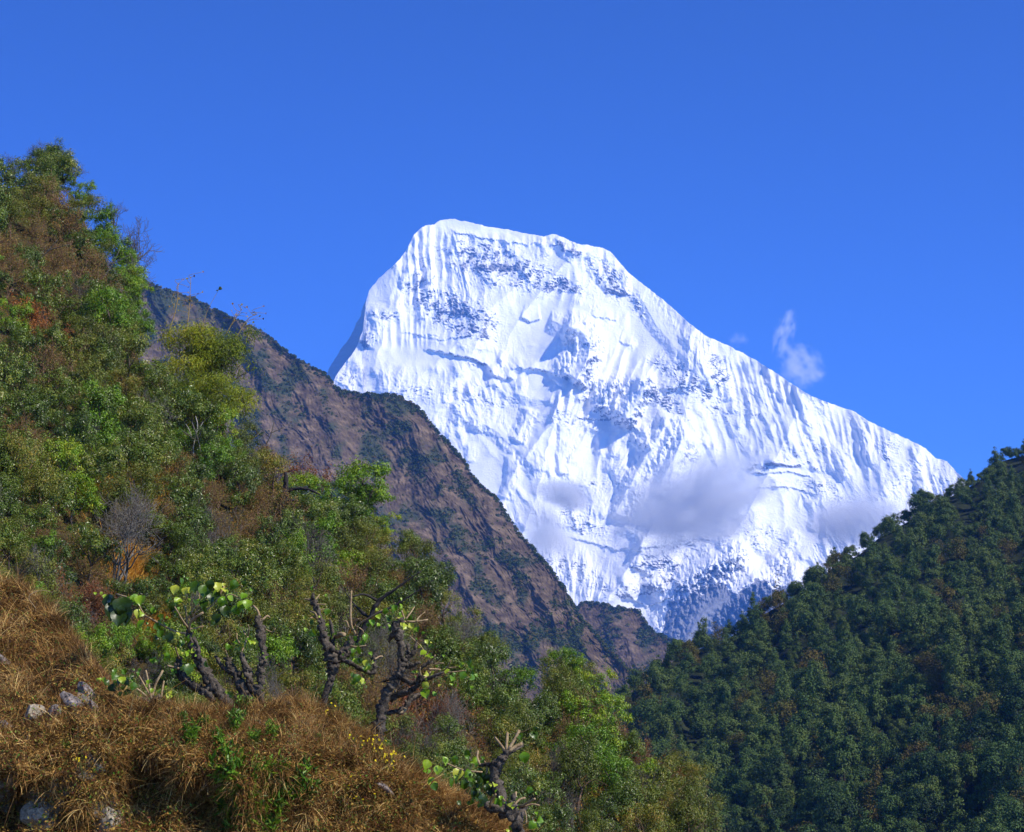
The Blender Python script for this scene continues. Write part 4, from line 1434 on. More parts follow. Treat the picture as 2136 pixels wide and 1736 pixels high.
stone = np.zeros_like(x)
for cx, cy, rx, ry in [(85, 1685, 55, 50), (225, 1695, 44, 60), (185, 1600, 40, 44), (10, 1640, 26, 60), (180, 1450, 24, 18), (130, 1640, 40, 24)]:
    stone = np.maximum(stone, blob(x, y, cx, cy, rx, ry, 0, 0.6))
stone = np.concatenate([np.zeros((4, nx)), stone * 0.75])
tag(obj("grass_bank", mesh_np("grass_bank", A.reshape(-1, 3), grid_faces(ny + 4, nx), material("bank_earth", m_bank), True, {"stone": ('POINT', stone)})),
    "earth terrace bank in the foreground under the dry grass", "bank", kind="structure")


def bank_pts(n, seed, inside=None, off=0.0):
    r = np.random.default_rng(seed)
    xx_ = r.uniform(-40, 1130, n)
    lo = interp(BTOP, xx_) + 1
    yy_ = lo + (1760 - lo) * r.random(n)
    ok = (yy_ < 1760) & (lo < 1755)
    xx_, yy_ = xx_[ok], yy_[ok]
    return xx_, yy_, P(xx_, yy_, bank_depth(xx_, yy_) - off)


# grass: tufts of blades, combed down over the terrace face
r = np.random.default_rng(77)
tx, ty, tb = bank_pts(9000, 78)
cx_ = r.uniform(-40, 1100, 1500)
cy_ = interp(BTOP, cx_) + r.uniform(0, 16, 1500)
tx, ty = np.concatenate([tx, cx_]), np.concatenate([ty, cy_])
tb = np.concatenate([tb, P(cx_, cy_, bank_depth(cx_, cy_))])
dens = fbm(tx / 40, ty / 40, 3, 640) + 0.3 * r.normal(size=len(tx))
st = np.zeros(len(tx))
for cx, cy, rx, ry in [(85, 1690, 46, 42), (225, 1700, 36, 52), (190, 1600, 30, 36), (70, 1492, 26, 26), (160, 1460, 44, 34), (130, 1640, 34, 20), (10, 1650, 20, 46)]:
    st = np.maximum(st, blob(tx, ty, cx, cy, rx, ry, 0, 0.4))
dark = np.zeros(len(tx))
for cx, cy, rx, ry in [(300, 1670, 50, 60), (20, 1690, 60, 60), (420, 1690, 60, 50)]:
    dark = np.maximum(dark, blob(tx, ty, cx, cy, rx, ry, 0, 0.6))
ok = ((dens > -0.38) | (ty < interp(BTOP, tx) + 18)) & (r.random(len(tx)) > st * 0.93) & (r.random(len(tx)) > dark * 0.5)
tx, ty, tb, dens = tx[ok], ty[ok], tb[ok], dens[ok]
per = r.integers(8, 26, len(tx))
idx = np.repeat(np.arange(len(tx)), per)
N_ = len(idx)
base = tb[idx] + r.normal(size=(N_, 3)) * np.array([0.035, 0.03, 0.012])
lip = interp([(-260, 1530), (0, 1520), (120, 1512), (300, 1512), (560, 1540), (760, 1600), (900, 1680), (1100, 1800), (1400, 2100)], tx)[idx]
down = sstep(-10, 60, ty[idx] - lip)
tdir = rvec(len(tx), r)[idx] * 0.45
nd = np.stack([0.15 + 0 * down, -0.55 - 0.25 * down, 0.95 - 0.75 * down], 1) + tdir
Ls = r.uniform(0.07, 0.22, N_) * (0.75 + 0.5 * r.random(len(tx))[idx])
Ls *= np.where(r.random(N_) < 0.04, 1.9, 1.0)
var = np.clip(0.44 + 0.42 * fbm(tx / 40, ty / 30, 3, 650) + 0.16 * r.normal(size=len(tx)), 0.02, 0.98)[idx]
me = blades("dry_grass", base, nd, Ls, r.uniform(0.003, 0.008, N_), M_STRAW, 79, 0.8, 0.8, 3, var)
tag(obj("dry_grass", me), "dry orange brown grass covering the foreground bank", "grass", kind="stuff")
print("grass blades", N_)
# withered leaves and seed heads among the grass
lx, ly, lb_ = bank_pts(34000, 88, off=0.04)
n = len(lx)
r = np.random.default_rng(89)
C = lb_ + r.normal(size=(n, 3)) * 0.03 + np.array([0, -0.05, 0.03])
N = rvec(n, r) + np.array([0.2, -0.6, 0.6])
N /= np.linalg.norm(N, axis=1, keepdims=True)
D = np.cross(N, rvec(n, r))
D /= np.linalg.norm(D, axis=1, keepdims=True) + 1e-6
Ls = r.uniform(0.012, 0.04, n)
V_, F_ = leaf_quads(C, D, N, Ls, Ls * 0.5)
M_LITTER = leaf_mat("withered_litter", [(0.07, 0.02, 0.012), (0.03, 0.05, 0.01), (0.12, 0.06, 0.02), (0.22, 0.14, 0.05), (0.04, 0.09, 0.012)], 0.6, 0.15, 0.4, 0.0)
tag(obj("withered_leaves", mesh_np("withered_leaves", V_, F_, M_LITTER, False, {"var": ('FACE', r.random(n))})), "withered red and brown leaves among the bank's grass", "leaves", kind="stuff")


# stones of the bank
def rock_mesh(name, seed, sx, sy, sz, mat, cut=0.5):
    import bmesh
    bm = bmesh.new()
    bmesh.ops.create_icosphere(bm, subdivisions=4, radius=1.0)
    co = np.array([v.co[:] for v in bm.verts])
    r = np.random.default_rng(seed)
    for k in range(9):                              # chop flat faces off the ball
        nrm = rvec(1, r)[0]
        dd_ = (co @ nrm) - r.uniform(cut, cut + 0.3)
        co = co - np.where(dd_ > 0, dd_, 0)[:, None] * nrm
    co = co * (1 + 0.05 * fbm(co[:, 0] * 3 + co[:, 2], co[:, 1] * 3, 4, seed)[:, None]) * np.array([sx, sy, sz])
    for v, c in zip(bm.verts, co):
        v.co = c
    me_ = bpy.data.meshes.new(name)
    bm.to_mesh(me_)
    bm.free()
    me_.materials.append(mat)
    return me_


M_PALEROCK = bark_mat("pale_stone", (0.10, 0.085, 0.06), (0.42, 0.36, 0.26), 9.0, 0.02)
M_GREYROCK = bark_mat("grey_stone", (0.06, 0.05, 0.045), (0.27, 0.23, 0.21), 9.0, 0.02)
for (dx, dy, rx, ry, rot, mt, lab) in [
        (70, 1494, 24, 26, 0.1, M_PALEROCK, "pale triangular stone at the foot of the grass mound"),
        (150, 1466, 32, 15, 0.6, M_GREYROCK, "grey split slab right of the pale triangular stone"),
        (182, 1446, 28, 11, 0.85, M_GREYROCK, "narrow grey slab leaning above the split one"),
        (194, 1478, 18, 9, 0.9, M_GREYROCK, "small grey slab under the split one's right end"),
        (112, 1492, 14, 20, 0.4, M_GREYROCK, "small brownish stone between the pale stone and the slabs"),
        (6, 1378, 20, 10, 0.7, M_GREYROCK, "grey stone at the left edge halfway up the mound"),
        (8, 1512, 20, 8, 0.0, M_GREYROCK, "low grey stone at the left edge on the ledge"),
        (536, 1512, 20, 9, 0.1, M_GREYROCK, "flat grey stone in the grass under the middle pollard"),
        (656, 1512, 20, 7, 0.6, M_GREYROCK, "thin stone in the grass left of the tallest pollard"),
        (610, 1474, 26, 8, 0.35, M_GREYROCK, "dark flat stone on the bank's crest left of the tallest pollard"),
        (790, 1636, 34, 7, 0.55, M_GREYROCK, "long thin slab on the bank's slope below the yellow flowers"),
        (80, 1706, 36, 34, 0.2, M_PALEROCK, "lichened boulder low in the terrace face at the left"),
        (236, 1716, 26, 36, -0.2, M_PALEROCK, "pale boulder at the bottom beside the dark hollow"),
        (206, 1602, 18, 16, 0.3, M_PALEROCK, "small pale stone showing through the terrace face")]:
    Y_ = float(bank_depth(np.array(float(dx)), np.array(float(dy))))
    k = KD * Y_
    m_ = rock_mesh("stone", int(dx + dy), rx * k * 1.15, 0.5 * (rx + ry) * k * 0.8, ry * k * 1.15, mt)
    tag(obj("stone", m_, None, P(dx, dy, Y_ - 0.03)[()], (0, rot, 0)), lab, "stone")

# ------------------------------------------------------------------ pollarded fodder trees on the bank
M_TRUNK = bark_mat("pollard_bark", (0.012, 0.010, 0.007), (0.125, 0.10, 0.075), 11.0, 0.03)
M_CUT = bark_mat("cut_shoot", (0.15, 0.10, 0.05), (0.36, 0.26, 0.14), 14.0, 0.01)
ML_BIG = leaf_mat("fig_leaf", [(0.02, 0.045, 0.006), (0.05, 0.12, 0.008), (0.11, 0.24, 0.015), (0.2, 0.32, 0.025), (0.36, 0.42, 0.08)], 0.36, 0.25, 0.5, 0.0, 1.0)


def Z2(pts, f=1.0):
    return [(198.4 + p[0] * .18882, 1190.5 + p[1] * .18882) + ((p[2] * .18882 * f,) if len(p) > 2 else ()) for p in pts]


def Z3(pts, f=1.0):
    return [(603.9 + p[0] * .20194, 1207.8 + p[1] * .20194) + ((p[2] * .20194 * f,) if len(p) > 2 else ()) for p in pts]


def Z5(pts, f=1.0):
    return [(776.4 + p[0] * .3837, 1207.8 + p[1] * .3837) + ((p[2] * .3837 * f,) if len(p) > 2 else ()) for p in pts]


def LV(Z, pts):
    return [Z([(p[0], p[1])])[0] + ((p[2] if len(p) > 2 else None), ) + ((p[3],) if len(p) > 3 else ()) for p in pts]


F1 = 0.74
wood_thing("pollard_tree", 19.9,
           [Z2([(1560, 1680, 62), (1490, 1500, 66), (1400, 1400, 68), (1330, 1310, 78), (1250, 1180, 72), (1180, 1050, 78), (1120, 950, 68), (1080, 850, 52), (1050, 760, 46), (1020, 680, 38)], F1),
            Z2([(1310, 1440, 50), (1230, 1350, 52), (1130, 1290, 54), (1010, 1220, 56), (930, 1130, 58), (920, 1030, 48), (930, 960, 36)], F1),
            Z2([(1130, 980, 40), (1140, 860, 34), (1080, 740, 26)], F1)],
           M_TRUNK, "pollarded tree with two leaning trunks and the biggest hanging leaves", "tree",
           twigs=[Z2([(1040, 680, 16), (1060, 560, 15), (1190, 465, 14)]), Z2([(1030, 640, 14), (960, 540, 11), (880, 400, 8)]), Z2([(1020, 640, 12), (1010, 520, 9), (1000, 390, 8)]),
                  Z2([(1000, 690, 12), (900, 680, 10), (740, 600, 12), (540, 490, 12)]), Z2([(920, 1080, 14), (860, 1065, 12), (800, 1050, 12)]), Z2([(930, 970, 12), (900, 900, 9), (890, 850, 8)]),
                  Z2([(1040, 640, 10), (1090, 640, 8), (1200, 610, 6)]), Z2([(1000, 560, 10), (1150, 300, 7), (1110, 130, 9)]), Z2([(540, 490, 10), (440, 330, 8), (240, 260, 9)]), Z2([(1060, 540, 10), (1300, 380, 7), (1430, 170, 9)]),
                  Z2([(1430, 300, 8), (1500, 260, 6), (1620, 320, 6)])], twmat=M_CUT,
           leaves=LV(Z2, [(160, 350, 34, .1), (190, 450, 38, .05), (300, 400, 44, .08), (260, 530, 38, .05), (340, 490, 36, .1), (480, 480, 22, .85), (500, 590, 20, .5), (110, 290, 12, .7), (500, 330, 26, .6), (420, 310, 16, .5),
                          (880, 210, 22, .9), (990, 220, 18, 1.0), (910, 340, 20, .7), (860, 400, 22, .1), (1100, 180, 26, .2), (1210, 230, 30, .3), (1350, 180, 22, .95), (1430, 210, 16, 1.0), (1530, 160, 22, .3), (1490, 300, 20, .6),
                          (1610, 390, 22, .55), (1680, 370, 22, .6), (1560, 440, 22, .4), (1440, 450, 26, .12), (1340, 540, 26, .1), (1110, 350, 16, .8), (730, 515, 16, .6), (690, 620, 18, .35), (720, 700, 18, .3), (640, 440, 14, .5),
                          (820, 740, 22, .1), (780, 600, 14, .4), (910, 700, 12, .9), (1025, 760, 14, .6), (950, 800, 16, .3), (640, 990, 18, .4), (790, 940, 14, .5), (880, 1110, 16, .35), (1030, 1090, 24, .25), (1010, 920, 14, .6),
                          (1080, 890, 12, .8), (1230, 1030, 18, .35), (900, 480, 14, .5), (1000, 420, 16, .3), (1200, 370, 22, .2), (1290, 300, 26, .15), (1400, 350, 22, .5), (1270, 160, 22, .15), (1640, 280, 18, .5), (960, 120, 16, .3)]),
           leafmat=ML_BIG, lsize=20, leaf_seed=1, jit=0.15)
wood_thing("pollard_tree", 20.3,
           [Z2([(1850, 1480, 52), (1800, 1320, 62), (1835, 1220, 56), (1805, 1150, 52), (1850, 1060, 54), (1870, 930, 48), (1840, 800, 52), (1830, 690, 64), (1810, 600, 58), (1790, 500, 40)], F1),
            Z2([(1790, 1340, 50), (1700, 1250, 52), (1690, 1130, 56), (1640, 1020, 42), (1620, 900, 24)], F1),
            Z2([(1720, 1480, 60), (1620, 1290, 62), (1540, 1130, 54), (1480, 1060, 50), (1470, 960, 48)], F1), Z2([(1500, 1120, 34), (1400, 1060, 28), (1330, 940, 18)], F1)],
           M_TRUNK, "pollarded tree of upright dark trunks between the big leaved one and the forked one", "tree",
           twigs=[Z2([(1830, 560, 16), (1800, 450, 14), (1750, 390, 14)]), Z2([(1840, 550, 14), (1900, 500, 11), (1930, 520, 10)]), Z2([(1690, 720, 8), (1700, 650, 7), (1690, 600, 6)]), Z2([(1660, 710, 8), (1640, 660, 6), (1620, 630, 5)]),
                  Z2([(1600, 800, 8), (1570, 760, 7), (1565, 690, 6)]), Z2([(1620, 900, 9), (1650, 820, 9), (1690, 720, 8)]), Z2([(1470, 960, 10), (1450, 910, 8), (1440, 880, 7)]), Z2([(1880, 650, 9), (1960, 680, 7), (1990, 640, 6)])], twmat=M_CUT,
           leaves=LV(Z2, [(1590, 860, 14, .8), (1700, 850, 16, .9), (1720, 790, 13, .7), (1630, 720, 10, .85), (1470, 850, 14, .4), (1560, 790, 12, .5), (1900, 960, 10, .5), (1480, 1390, 20, .6), (1440, 1400, 14, .5)]),
           leafmat=ML_BIG, lsize=14, leaf_seed=2, jit=0.15)
wood_thing("pollard_stump", 19.2,
           [Z2([(600, 1620, 70), (610, 1530, 66), (640, 1450, 50), (690, 1400, 36)], F1), Z2([(620, 1480, 36), (540, 1430, 30), (460, 1415, 22)], F1), Z2([(620, 1560, 30), (560, 1510, 24)], F1)],
           M_TRUNK, "low cut stump bristling with pale shoots, left of the leaning pollards", "tree stump",
           twigs=[Z2([(625, 1440, 17), (600, 1300, 14), (560, 1100, 12)]), Z2([(620, 1420, 16), (670, 1250, 14), (750, 1100, 12)]), Z2([(615, 1400, 15), (540, 1260, 12), (470, 1140, 10)]), Z2([(590, 1410, 13), (510, 1340, 11), (440, 1290, 10)]),
                  Z2([(730, 1400, 12), (745, 1300, 11), (760, 1220, 10)]), Z2([(600, 1460, 22), (520, 1430, 22), (450, 1400, 18)]), Z2([(570, 1270, 10), (545, 1200, 9)]), Z2([(690, 1470, 12), (780, 1450, 10), (870, 1445, 8)])], twmat=M_CUT,
           leaves=LV(Z2, [(210, 1170, 20, .3), (300, 1210, 18, .75), (360, 1230, 20, .2), (130, 1240, 16, .15), (420, 1280, 18, .3), (330, 1420, 18, .8), (380, 1490, 20, .15), (590, 1230, 12, .6), (700, 1340, 16, .7), (810, 1390, 16, .8),
                          (350, 1350, 20, .1), (190, 1300, 20, .1), (270, 1430, 18, .1), (100, 1210, 12, .7), (590, 1600, 14, .4), (430, 1400, 12, .8), (250, 1250, 20, .15), (400, 1170, 16, .4), (320, 1120, 14, .3)]), leafmat=ML_BIG, leaf_seed=3, jit=0.12)
wood_thing("pollard_tree", 20.6,
           [Z3([(330, 1330, 34), (400, 1120, 40), (430, 1000, 50), (440, 900, 74), (430, 820, 84), (400, 720, 70), (345, 600, 54), (330, 480, 44), (320, 400, 38), (275, 300, 36), (240, 220, 44)], F1),
            Z3([(430, 760, 44), (445, 600, 30), (418, 420, 15)], F1), Z3([(500, 790, 56), (590, 690, 42), (700, 590, 26)], F1), Z3([(490, 830, 60), (570, 780, 54), (610, 770, 40)], F1),
            Z3([(540, 830, 36), (650, 880, 30), (750, 935, 28), (850, 970, 30), (885, 900, 30), (870, 820, 30), (910, 765, 24)], F1)],
           M_TRUNK, "forked pollard with a hooked low limb and a pale upright shoot", "tree",
           twigs=[Z3([(700, 590, 12), (640, 480, 12), (632, 300, 12), (640, 120, 10)]), Z3([(480, 600, 24), (520, 575, 26), (565, 575, 24)]), Z3([(250, 240, 12), (200, 215, 9), (150, 208, 7)]), Z3([(250, 260, 10), (310, 264, 8), (375, 262, 6)]),
                  Z3([(290, 400, 9), (260, 350, 9), (215, 335, 8)]), Z3([(300, 410, 8), (250, 395, 7), (215, 405, 7)]), Z3([(250, 230, 8), (290, 190, 7), (310, 160, 5)]), Z3([(610, 500, 9), (590, 440, 9), (550, 440, 7)]),
                  Z3([(700, 580, 9), (700, 480, 8), (830, 400, 7), (960, 320, 5)]), Z3([(690, 500, 9), (670, 450, 8), (715, 410, 7)]), Z3([(740, 590, 9), (760, 540, 8), (700, 490, 7)]), Z3([(880, 830, 10), (930, 800, 9), (960, 800, 8)]),
                  Z3([(470, 1000, 10), (430, 940, 10), (380, 900, 8)]), Z3([(620, 690, 8), (700, 700, 6), (790, 685, 5)]), Z3([(300, 330, 7), (360, 310, 5), (420, 340, 5)])], twmat=M_CUT,
           leaves=LV(Z3, [(165, 400, 10, .95), (245, 560, 18, .6), (390, 340, 16, .3), (450, 590, 14, .6), (720, 740, 20, .45), (660, 780, 18, .7), (700, 850, 18, .2), (790, 870, 16, .85), (800, 910, 18, .3), (850, 450, 16, .5), (780, 610, 16, .45),
                          (920, 390, 14, .7), (745, 1050, 16, .8), (690, 1030, 20, .3), (240, 80, 14, .5), (230, 450, 12, .3), (680, 620, 12, .5), (760, 660, 12, .4)]), leafmat=ML_BIG, leaf_seed=4, jit=0.15)
wood_thing("pollard_tree", 19.6,
           [Z3([(880, 1760, 80), (900, 1640, 80), (930, 1500, 76), (960, 1350, 70), (1000, 1200, 66), (1060, 1080, 64), (1140, 980, 66), (1155, 900, 50), (1150, 780, 46), (1145, 650, 46), (1110, 550, 62), (1100, 480, 56), (1170, 410, 36)], F1),
            Z3([(1150, 920, 36), (1250, 900, 26), (1350, 860, 20)], F1), Z3([(1170, 860, 36), (1240, 800, 32), (1290, 750, 26), (1310, 640, 16)], F1), Z3([(1210, 830, 30), (1225, 740, 24), (1218, 670, 18)], F1),
            Z3([(1150, 1000, 44), (1250, 1075, 32), (1350, 1060, 28), (1430, 1030, 26), (1590, 960, 14)], F1), Z3([(1040, 1240, 40), (1160, 1185, 40), (1250, 1150, 38), (1330, 1090, 32), (1350, 990, 20)], F1),
            Z3([(1000, 1390, 26), (1180, 1340, 32), (1250, 1240, 40), (1350, 1190, 30), (1440, 1180, 12)], F1), Z3([(1080, 1360, 20), (1150, 1395, 18)], F1), Z3([(1110, 1010, 18), (1020, 1050, 11), (900, 1070, 6)], F1),
            Z3([(1110, 560, 50), (1050, 600, 30), (1030, 650, 18)], F1), Z3([(1350, 930, 26), (1430, 870, 24), (1480, 860, 16)], F1)],
           M_TRUNK, "tallest pollard, thick dark trunk with many crooked stubs, rightmost on the crest", "tree",
           twigs=[Z3([(1190, 430, 10), (1150, 420, 9), (1100, 405, 7)]), Z3([(1210, 440, 12), (1320, 440, 10), (1430, 420, 8)]), Z3([(1200, 420, 9), (1250, 350, 8), (1290, 290, 7)]), Z3([(1190, 420, 9), (1170, 360, 9), (1155, 310, 8)]),
                  Z3([(1310, 440, 8), (1330, 400, 7), (1400, 340, 5)]), Z3([(1240, 590, 7), (1340, 680, 6), (1440, 800, 6)]), Z3([(1430, 870, 10), (1500, 875, 8), (1590, 870, 7)]), Z3([(1430, 880, 9), (1470, 840, 8), (1505, 785, 8)]),
                  Z3([(1590, 950, 8), (1640, 900, 7), (1665, 840, 6)]), Z3([(1440, 930, 9), (1500, 930, 8), (1560, 935, 6)]), Z3([(1640, 920, 8), (1690, 915, 6), (1720, 910, 5)]), Z3([(1360, 1000, 8), (1345, 950, 8), (1350, 910, 7)]),
                  Z3([(1590, 960, 9), (1700, 960, 6), (1850, 940, 5)]), Z3([(1200, 440, 8), (1120, 440, 7), (1090, 450, 6)]), Z3([(1380, 1040, 9), (1430, 990, 8), (1460, 960, 7)]), Z3([(1180, 1340, 14), (1200, 1350, 12), (1140, 1390, 12)])], twmat=M_CUT,
           leaves=LV(Z3, [(1185, 335, 14, 1.0), (1090, 300, 14, .5), (1190, 490, 18, .8), (1260, 485, 14, 1.0), (1235, 410, 16, .4), (1320, 520, 14, .5), (1150, 280, 12, .6), (1380, 760, 16, .7), (1415, 650, 10, .8), (1460, 690, 16, .45), (1450, 790, 12, .7),
                          (1410, 980, 14, .9), (1470, 980, 14, .85), (1400, 1105, 18, 1.0), (1405, 1185, 22, .6), (1620, 945, 14, .75), (1680, 1035, 16, .4), (1780, 890, 12, .7), (1870, 880, 20, .4), (1550, 1100, 9, .9), (1790, 1000, 18, .4), (1885, 1010, 20, .4),
                          (1720, 1105, 10, .6), (1060, 320, 18, .3), (990, 335, 14, .4), (1020, 420, 16, .25), (1140, 350, 16, .4), (1050, 520, 14, .25), (1290, 960, 12, .3)]), leafmat=ML_BIG, leaf_seed=5, jit=0.15)
wood_thing("pollard_tree", 18.2,
           [Z5([(730, 1300, 40), (690, 1150, 36), (665, 1070, 36), (685, 1015, 36), (710, 970, 30), (735, 930, 22)], F1), Z5([(690, 1020, 26), (640, 1010, 18), (580, 1010, 10)], F1), Z5([(720, 960, 18), (780, 925, 14), (815, 897, 12)], F1)],
           M_TRUNK, "short pollard with four pale cut stubs, low on the bank's right slope", "tree",
           twigs=[Z5([(730, 930, 9), (732, 880, 8), (735, 838, 8)]), Z5([(740, 930, 9), (775, 870, 8), (800, 822, 8)]), Z5([(720, 930, 8), (690, 890, 7), (668, 862, 6)]), Z5([(740, 940, 10), (780, 912, 9), (815, 895, 9)]), Z5([(585, 1010, 7), (570, 970, 7), (575, 935, 6)]),
                  Z5([(600, 1050, 5), (500, 1040, 4), (400, 1000, 4)]), Z5([(620, 1060, 5), (625, 1030, 5), (610, 990, 4)])], twmat=M_CUT,
           leaves=LV(Z5, [(295, 1010, 22, .7), (355, 1040, 20, .6), (395, 990, 20, .6), (450, 985, 18, .55), (465, 1060, 26, .95), (320, 1095, 20, .75), (550, 985, 18, .6), (600, 1000, 16, .4), (828, 972, 24, .45), (800, 858, 20, .2), (880, 850, 20, .2),
                          (620, 1090, 26, .12), (570, 1110, 26, .15), (640, 1150, 26, .1), (500, 1120, 22, .2), (700, 1140, 16, .6), (560, 1170, 26, .1), (600, 1210, 24, .12), (520, 1060, 20, .4), (430, 1110, 20, .25), (340, 1130, 18, .3), (520, 950, 16, .35),
                          (665, 1120, 14, .8), (540, 1210, 20, .15), (590, 1060, 22, .2)]), leafmat=ML_BIG, leaf_seed=6, jit=0.15)
wood_thing("pollard_stump", 17.6,
           [Z5([(790, 1440, 46), (785, 1340, 42), (765, 1260, 40), (760, 1215, 34)], F1), Z5([(760, 1260, 30), (700, 1252, 26), (640, 1250, 26), (615, 1215, 20)], F1), Z5([(790, 1300, 26), (830, 1240, 20)], F1)],
           M_TRUNK, "knobbly stump with short cut shoots at the bottom edge of the bank", "tree stump",
           twigs=[Z5([(765, 1220, 8), (775, 1190, 7), (782, 1160, 7)]), Z5([(770, 1230, 7), (800, 1200, 6), (832, 1190, 6)]), Z5([(800, 1240, 7), (850, 1215, 6), (885, 1195, 6)]), Z5([(820, 1240, 6), (870, 1225, 5), (910, 1232, 5)]), Z5([(740, 1240, 6), (715, 1200, 6), (700, 1180, 5)]),
                  Z5([(640, 1240, 6), (650, 1200, 5), (672, 1170, 5)]), Z5([(830, 1260, 5), (838, 1300, 4), (836, 1330, 4)])], twmat=M_CUT,
           leaves=LV(Z5, [(690, 1220, 20, .5), (755, 1225, 18, .95), (765, 1280, 18, .8), (855, 1150, 16, .4), (870, 1340, 20, .4), (910, 1310, 18, .45), (760, 1360, 18, .7), (700, 1190, 10, .6), (600, 1200, 22, .1)]), leafmat=ML_BIG, leaf_seed=7, jit=0.12)

# ------------------------------------------------------------------ green weeds and yellow flowers
ML_WEED = leaf_mat("weed_leaf", [(0.015, 0.045, 0.006), (0.035, 0.10, 0.010), (0.08, 0.17, 0.018), (0.16, 0.24, 0.03)], 0.45, 0.25, 0.4, 0.3, 1.3)
M_PETAL = leaf_mat("yellow_petal", [(0.62, 0.50, 0.01), (0.85, 0.72, 0.02)], 0.5, 0.3, 0.3, 0.0, 1.0)
M_STEM = bark_mat("green_stem", (0.05, 0.07, 0.015), (0.13, 0.12, 0.03), 20)


def weed(seed, h, n, size, spread):
    rr = np.random.default_rng(seed)
    w = Wood()
    pts = []
    for k in range(7):
        a = rr.uniform(0, 6.28)
        top_ = np.array([math.cos(a) * spread * rr.uniform(.3, 1), math.sin(a) * spread * rr.uniform(.3, 1), h * rr.uniform(0.6, 1.0)])
        pa = [np.array([0, 0, -0.03]), top_ * 0.5 + np.array([0, 0, 0.06 * h]), top_]
        w.tube(pa, [0.004, 0.003, 0.002], 4)
        for t in np.linspace(0.25, 1, 9):
            pts.append(pa[0] * (1 - t) + top_ * t)
    pts = np.array(pts)
    i = rr.integers(0, len(pts), n)
    C = pts[i] + rr.normal(size=(n, 3)) * 0.012
    D = rvec(n, rr) + np.array([0, 0, 0.2])
    D /= np.linalg.norm(D, axis=1, keepdims=True)
    N = np.cross(D, rvec(n, rr))
    N /= np.linalg.norm(N, axis=1, keepdims=True) + 1e-6
    L_ = size * rr.uniform(0.6, 1.3, n)
    V_, F_ = leaf_quads(C, D, N, L_, L_ * 0.3)
    return (w.mesh("weed_stem", M_STEM), mesh_np("weed_foliage", V_, F_, ML_WEED, False, {"var": ('FACE', rr.random(n))}), pts)


WD = [weed(900 + s, 0.24, 420, 0.05, 0.1) for s in range(4)]


def on_bank(dx, dy, off=0.0):
    Y_ = float(bank_depth(np.array(float(dx)), np.array(float(dy))))
    return P(dx, dy, Y_ - off)[()]


for i, (dx, dy, sc, lab) in enumerate([
        (500, 1640, 1.1, "tallest bright green weed clump on the terrace face"), (520, 1700, 1.2, "green weed clump at the bottom under the tallest one"), (470, 1690, 1.0, "green weed clump left of the bottom group"),
        (555, 1650, 0.9, "green weed between the tall clump and the dark one"), (600, 1665, 1.0, "darker green weed right of the tall clump"), (628, 1690, 0.9, "outer right weed of the bottom group"),
        (590, 1620, 0.7, "small green weed above the darker one"), (490, 1725, 1.1, "weed cut off by the bottom edge left of centre"), (560, 1720, 1.0, "weed cut off by the bottom edge right of centre"),
        (545, 1600, 0.5, "small weed at the upper edge of the green group"), (395, 1545, 0.7, "small blue green weed below the leaning trunks"), (480, 1520, 0.7, "feathery weed at the foot of the leaning trunks"),
        (465, 1548, 0.6, "feathery weed below the leaning trunks' foot"), (385, 1508, 0.5, "little weed on the crest left of the leaning trunks"), (430, 1512, 0.5, "little weed on the crest beside the leaning trunks"),
        (505, 1480, 0.6, "green sprout on the crest between the leaning trunks and the middle pollard"), (562, 1535, 0.6, "green sprout right of the flat grey stone"), (630, 1590, 0.45, "lone small sprout on the open grass"),
        (530, 1550, 0.6, "thin green sprig below the flat grey stone"), (660, 1545, 0.4, "tiny sprout left of the yellow flowers"), (300, 1530, 0.4, "tiny sprout below the low cut stump"),
        (690, 1640, 0.45, "small sprout left of the long thin slab"), (140, 1560, 0.4, "small weed on the ledge by the slabs")]):
    e = obj("green_weed", None, None, on_bank(dx, dy + 20 * sc, 0.04), (0.25, 0, rng.uniform(0, 6.28)), (1.7 * sc ** 1.6,) * 3)
    tag(e, lab, "weed", "green weeds on the foreground bank")
    obj("stem", WD[i % 4][0], e)
    obj("foliage", WD[i % 4][1], e)


def flower_head(me_name, pts, rr, r0):
    Vs, Fs, n0 = [], [], 0
    for c in pts:
        tilt = rvec(1, rr)[0] * 0.5 + np.array([0.2, -0.7, 0.5])
        tilt /= np.linalg.norm(tilt)
        for k in range(5):
            a = k * 1.2566 + rr.uniform(0, 0.3)
            D = np.cross(tilt, [math.cos(a), math.sin(a), 0.3])
            D /= np.linalg.norm(D) + 1e-6
            V_, F_ = leaf_quads(c[None], D[None], tilt[None], np.array([r0]), np.array([r0 * 0.8]))
            Vs.append(V_)
            Fs.append(F_ + n0)
            n0 += 4
    return mesh_np(me_name, np.concatenate(Vs), np.concatenate(Fs), M_PETAL, False, {"var": ('FACE', rr.random(len(Vs)))})


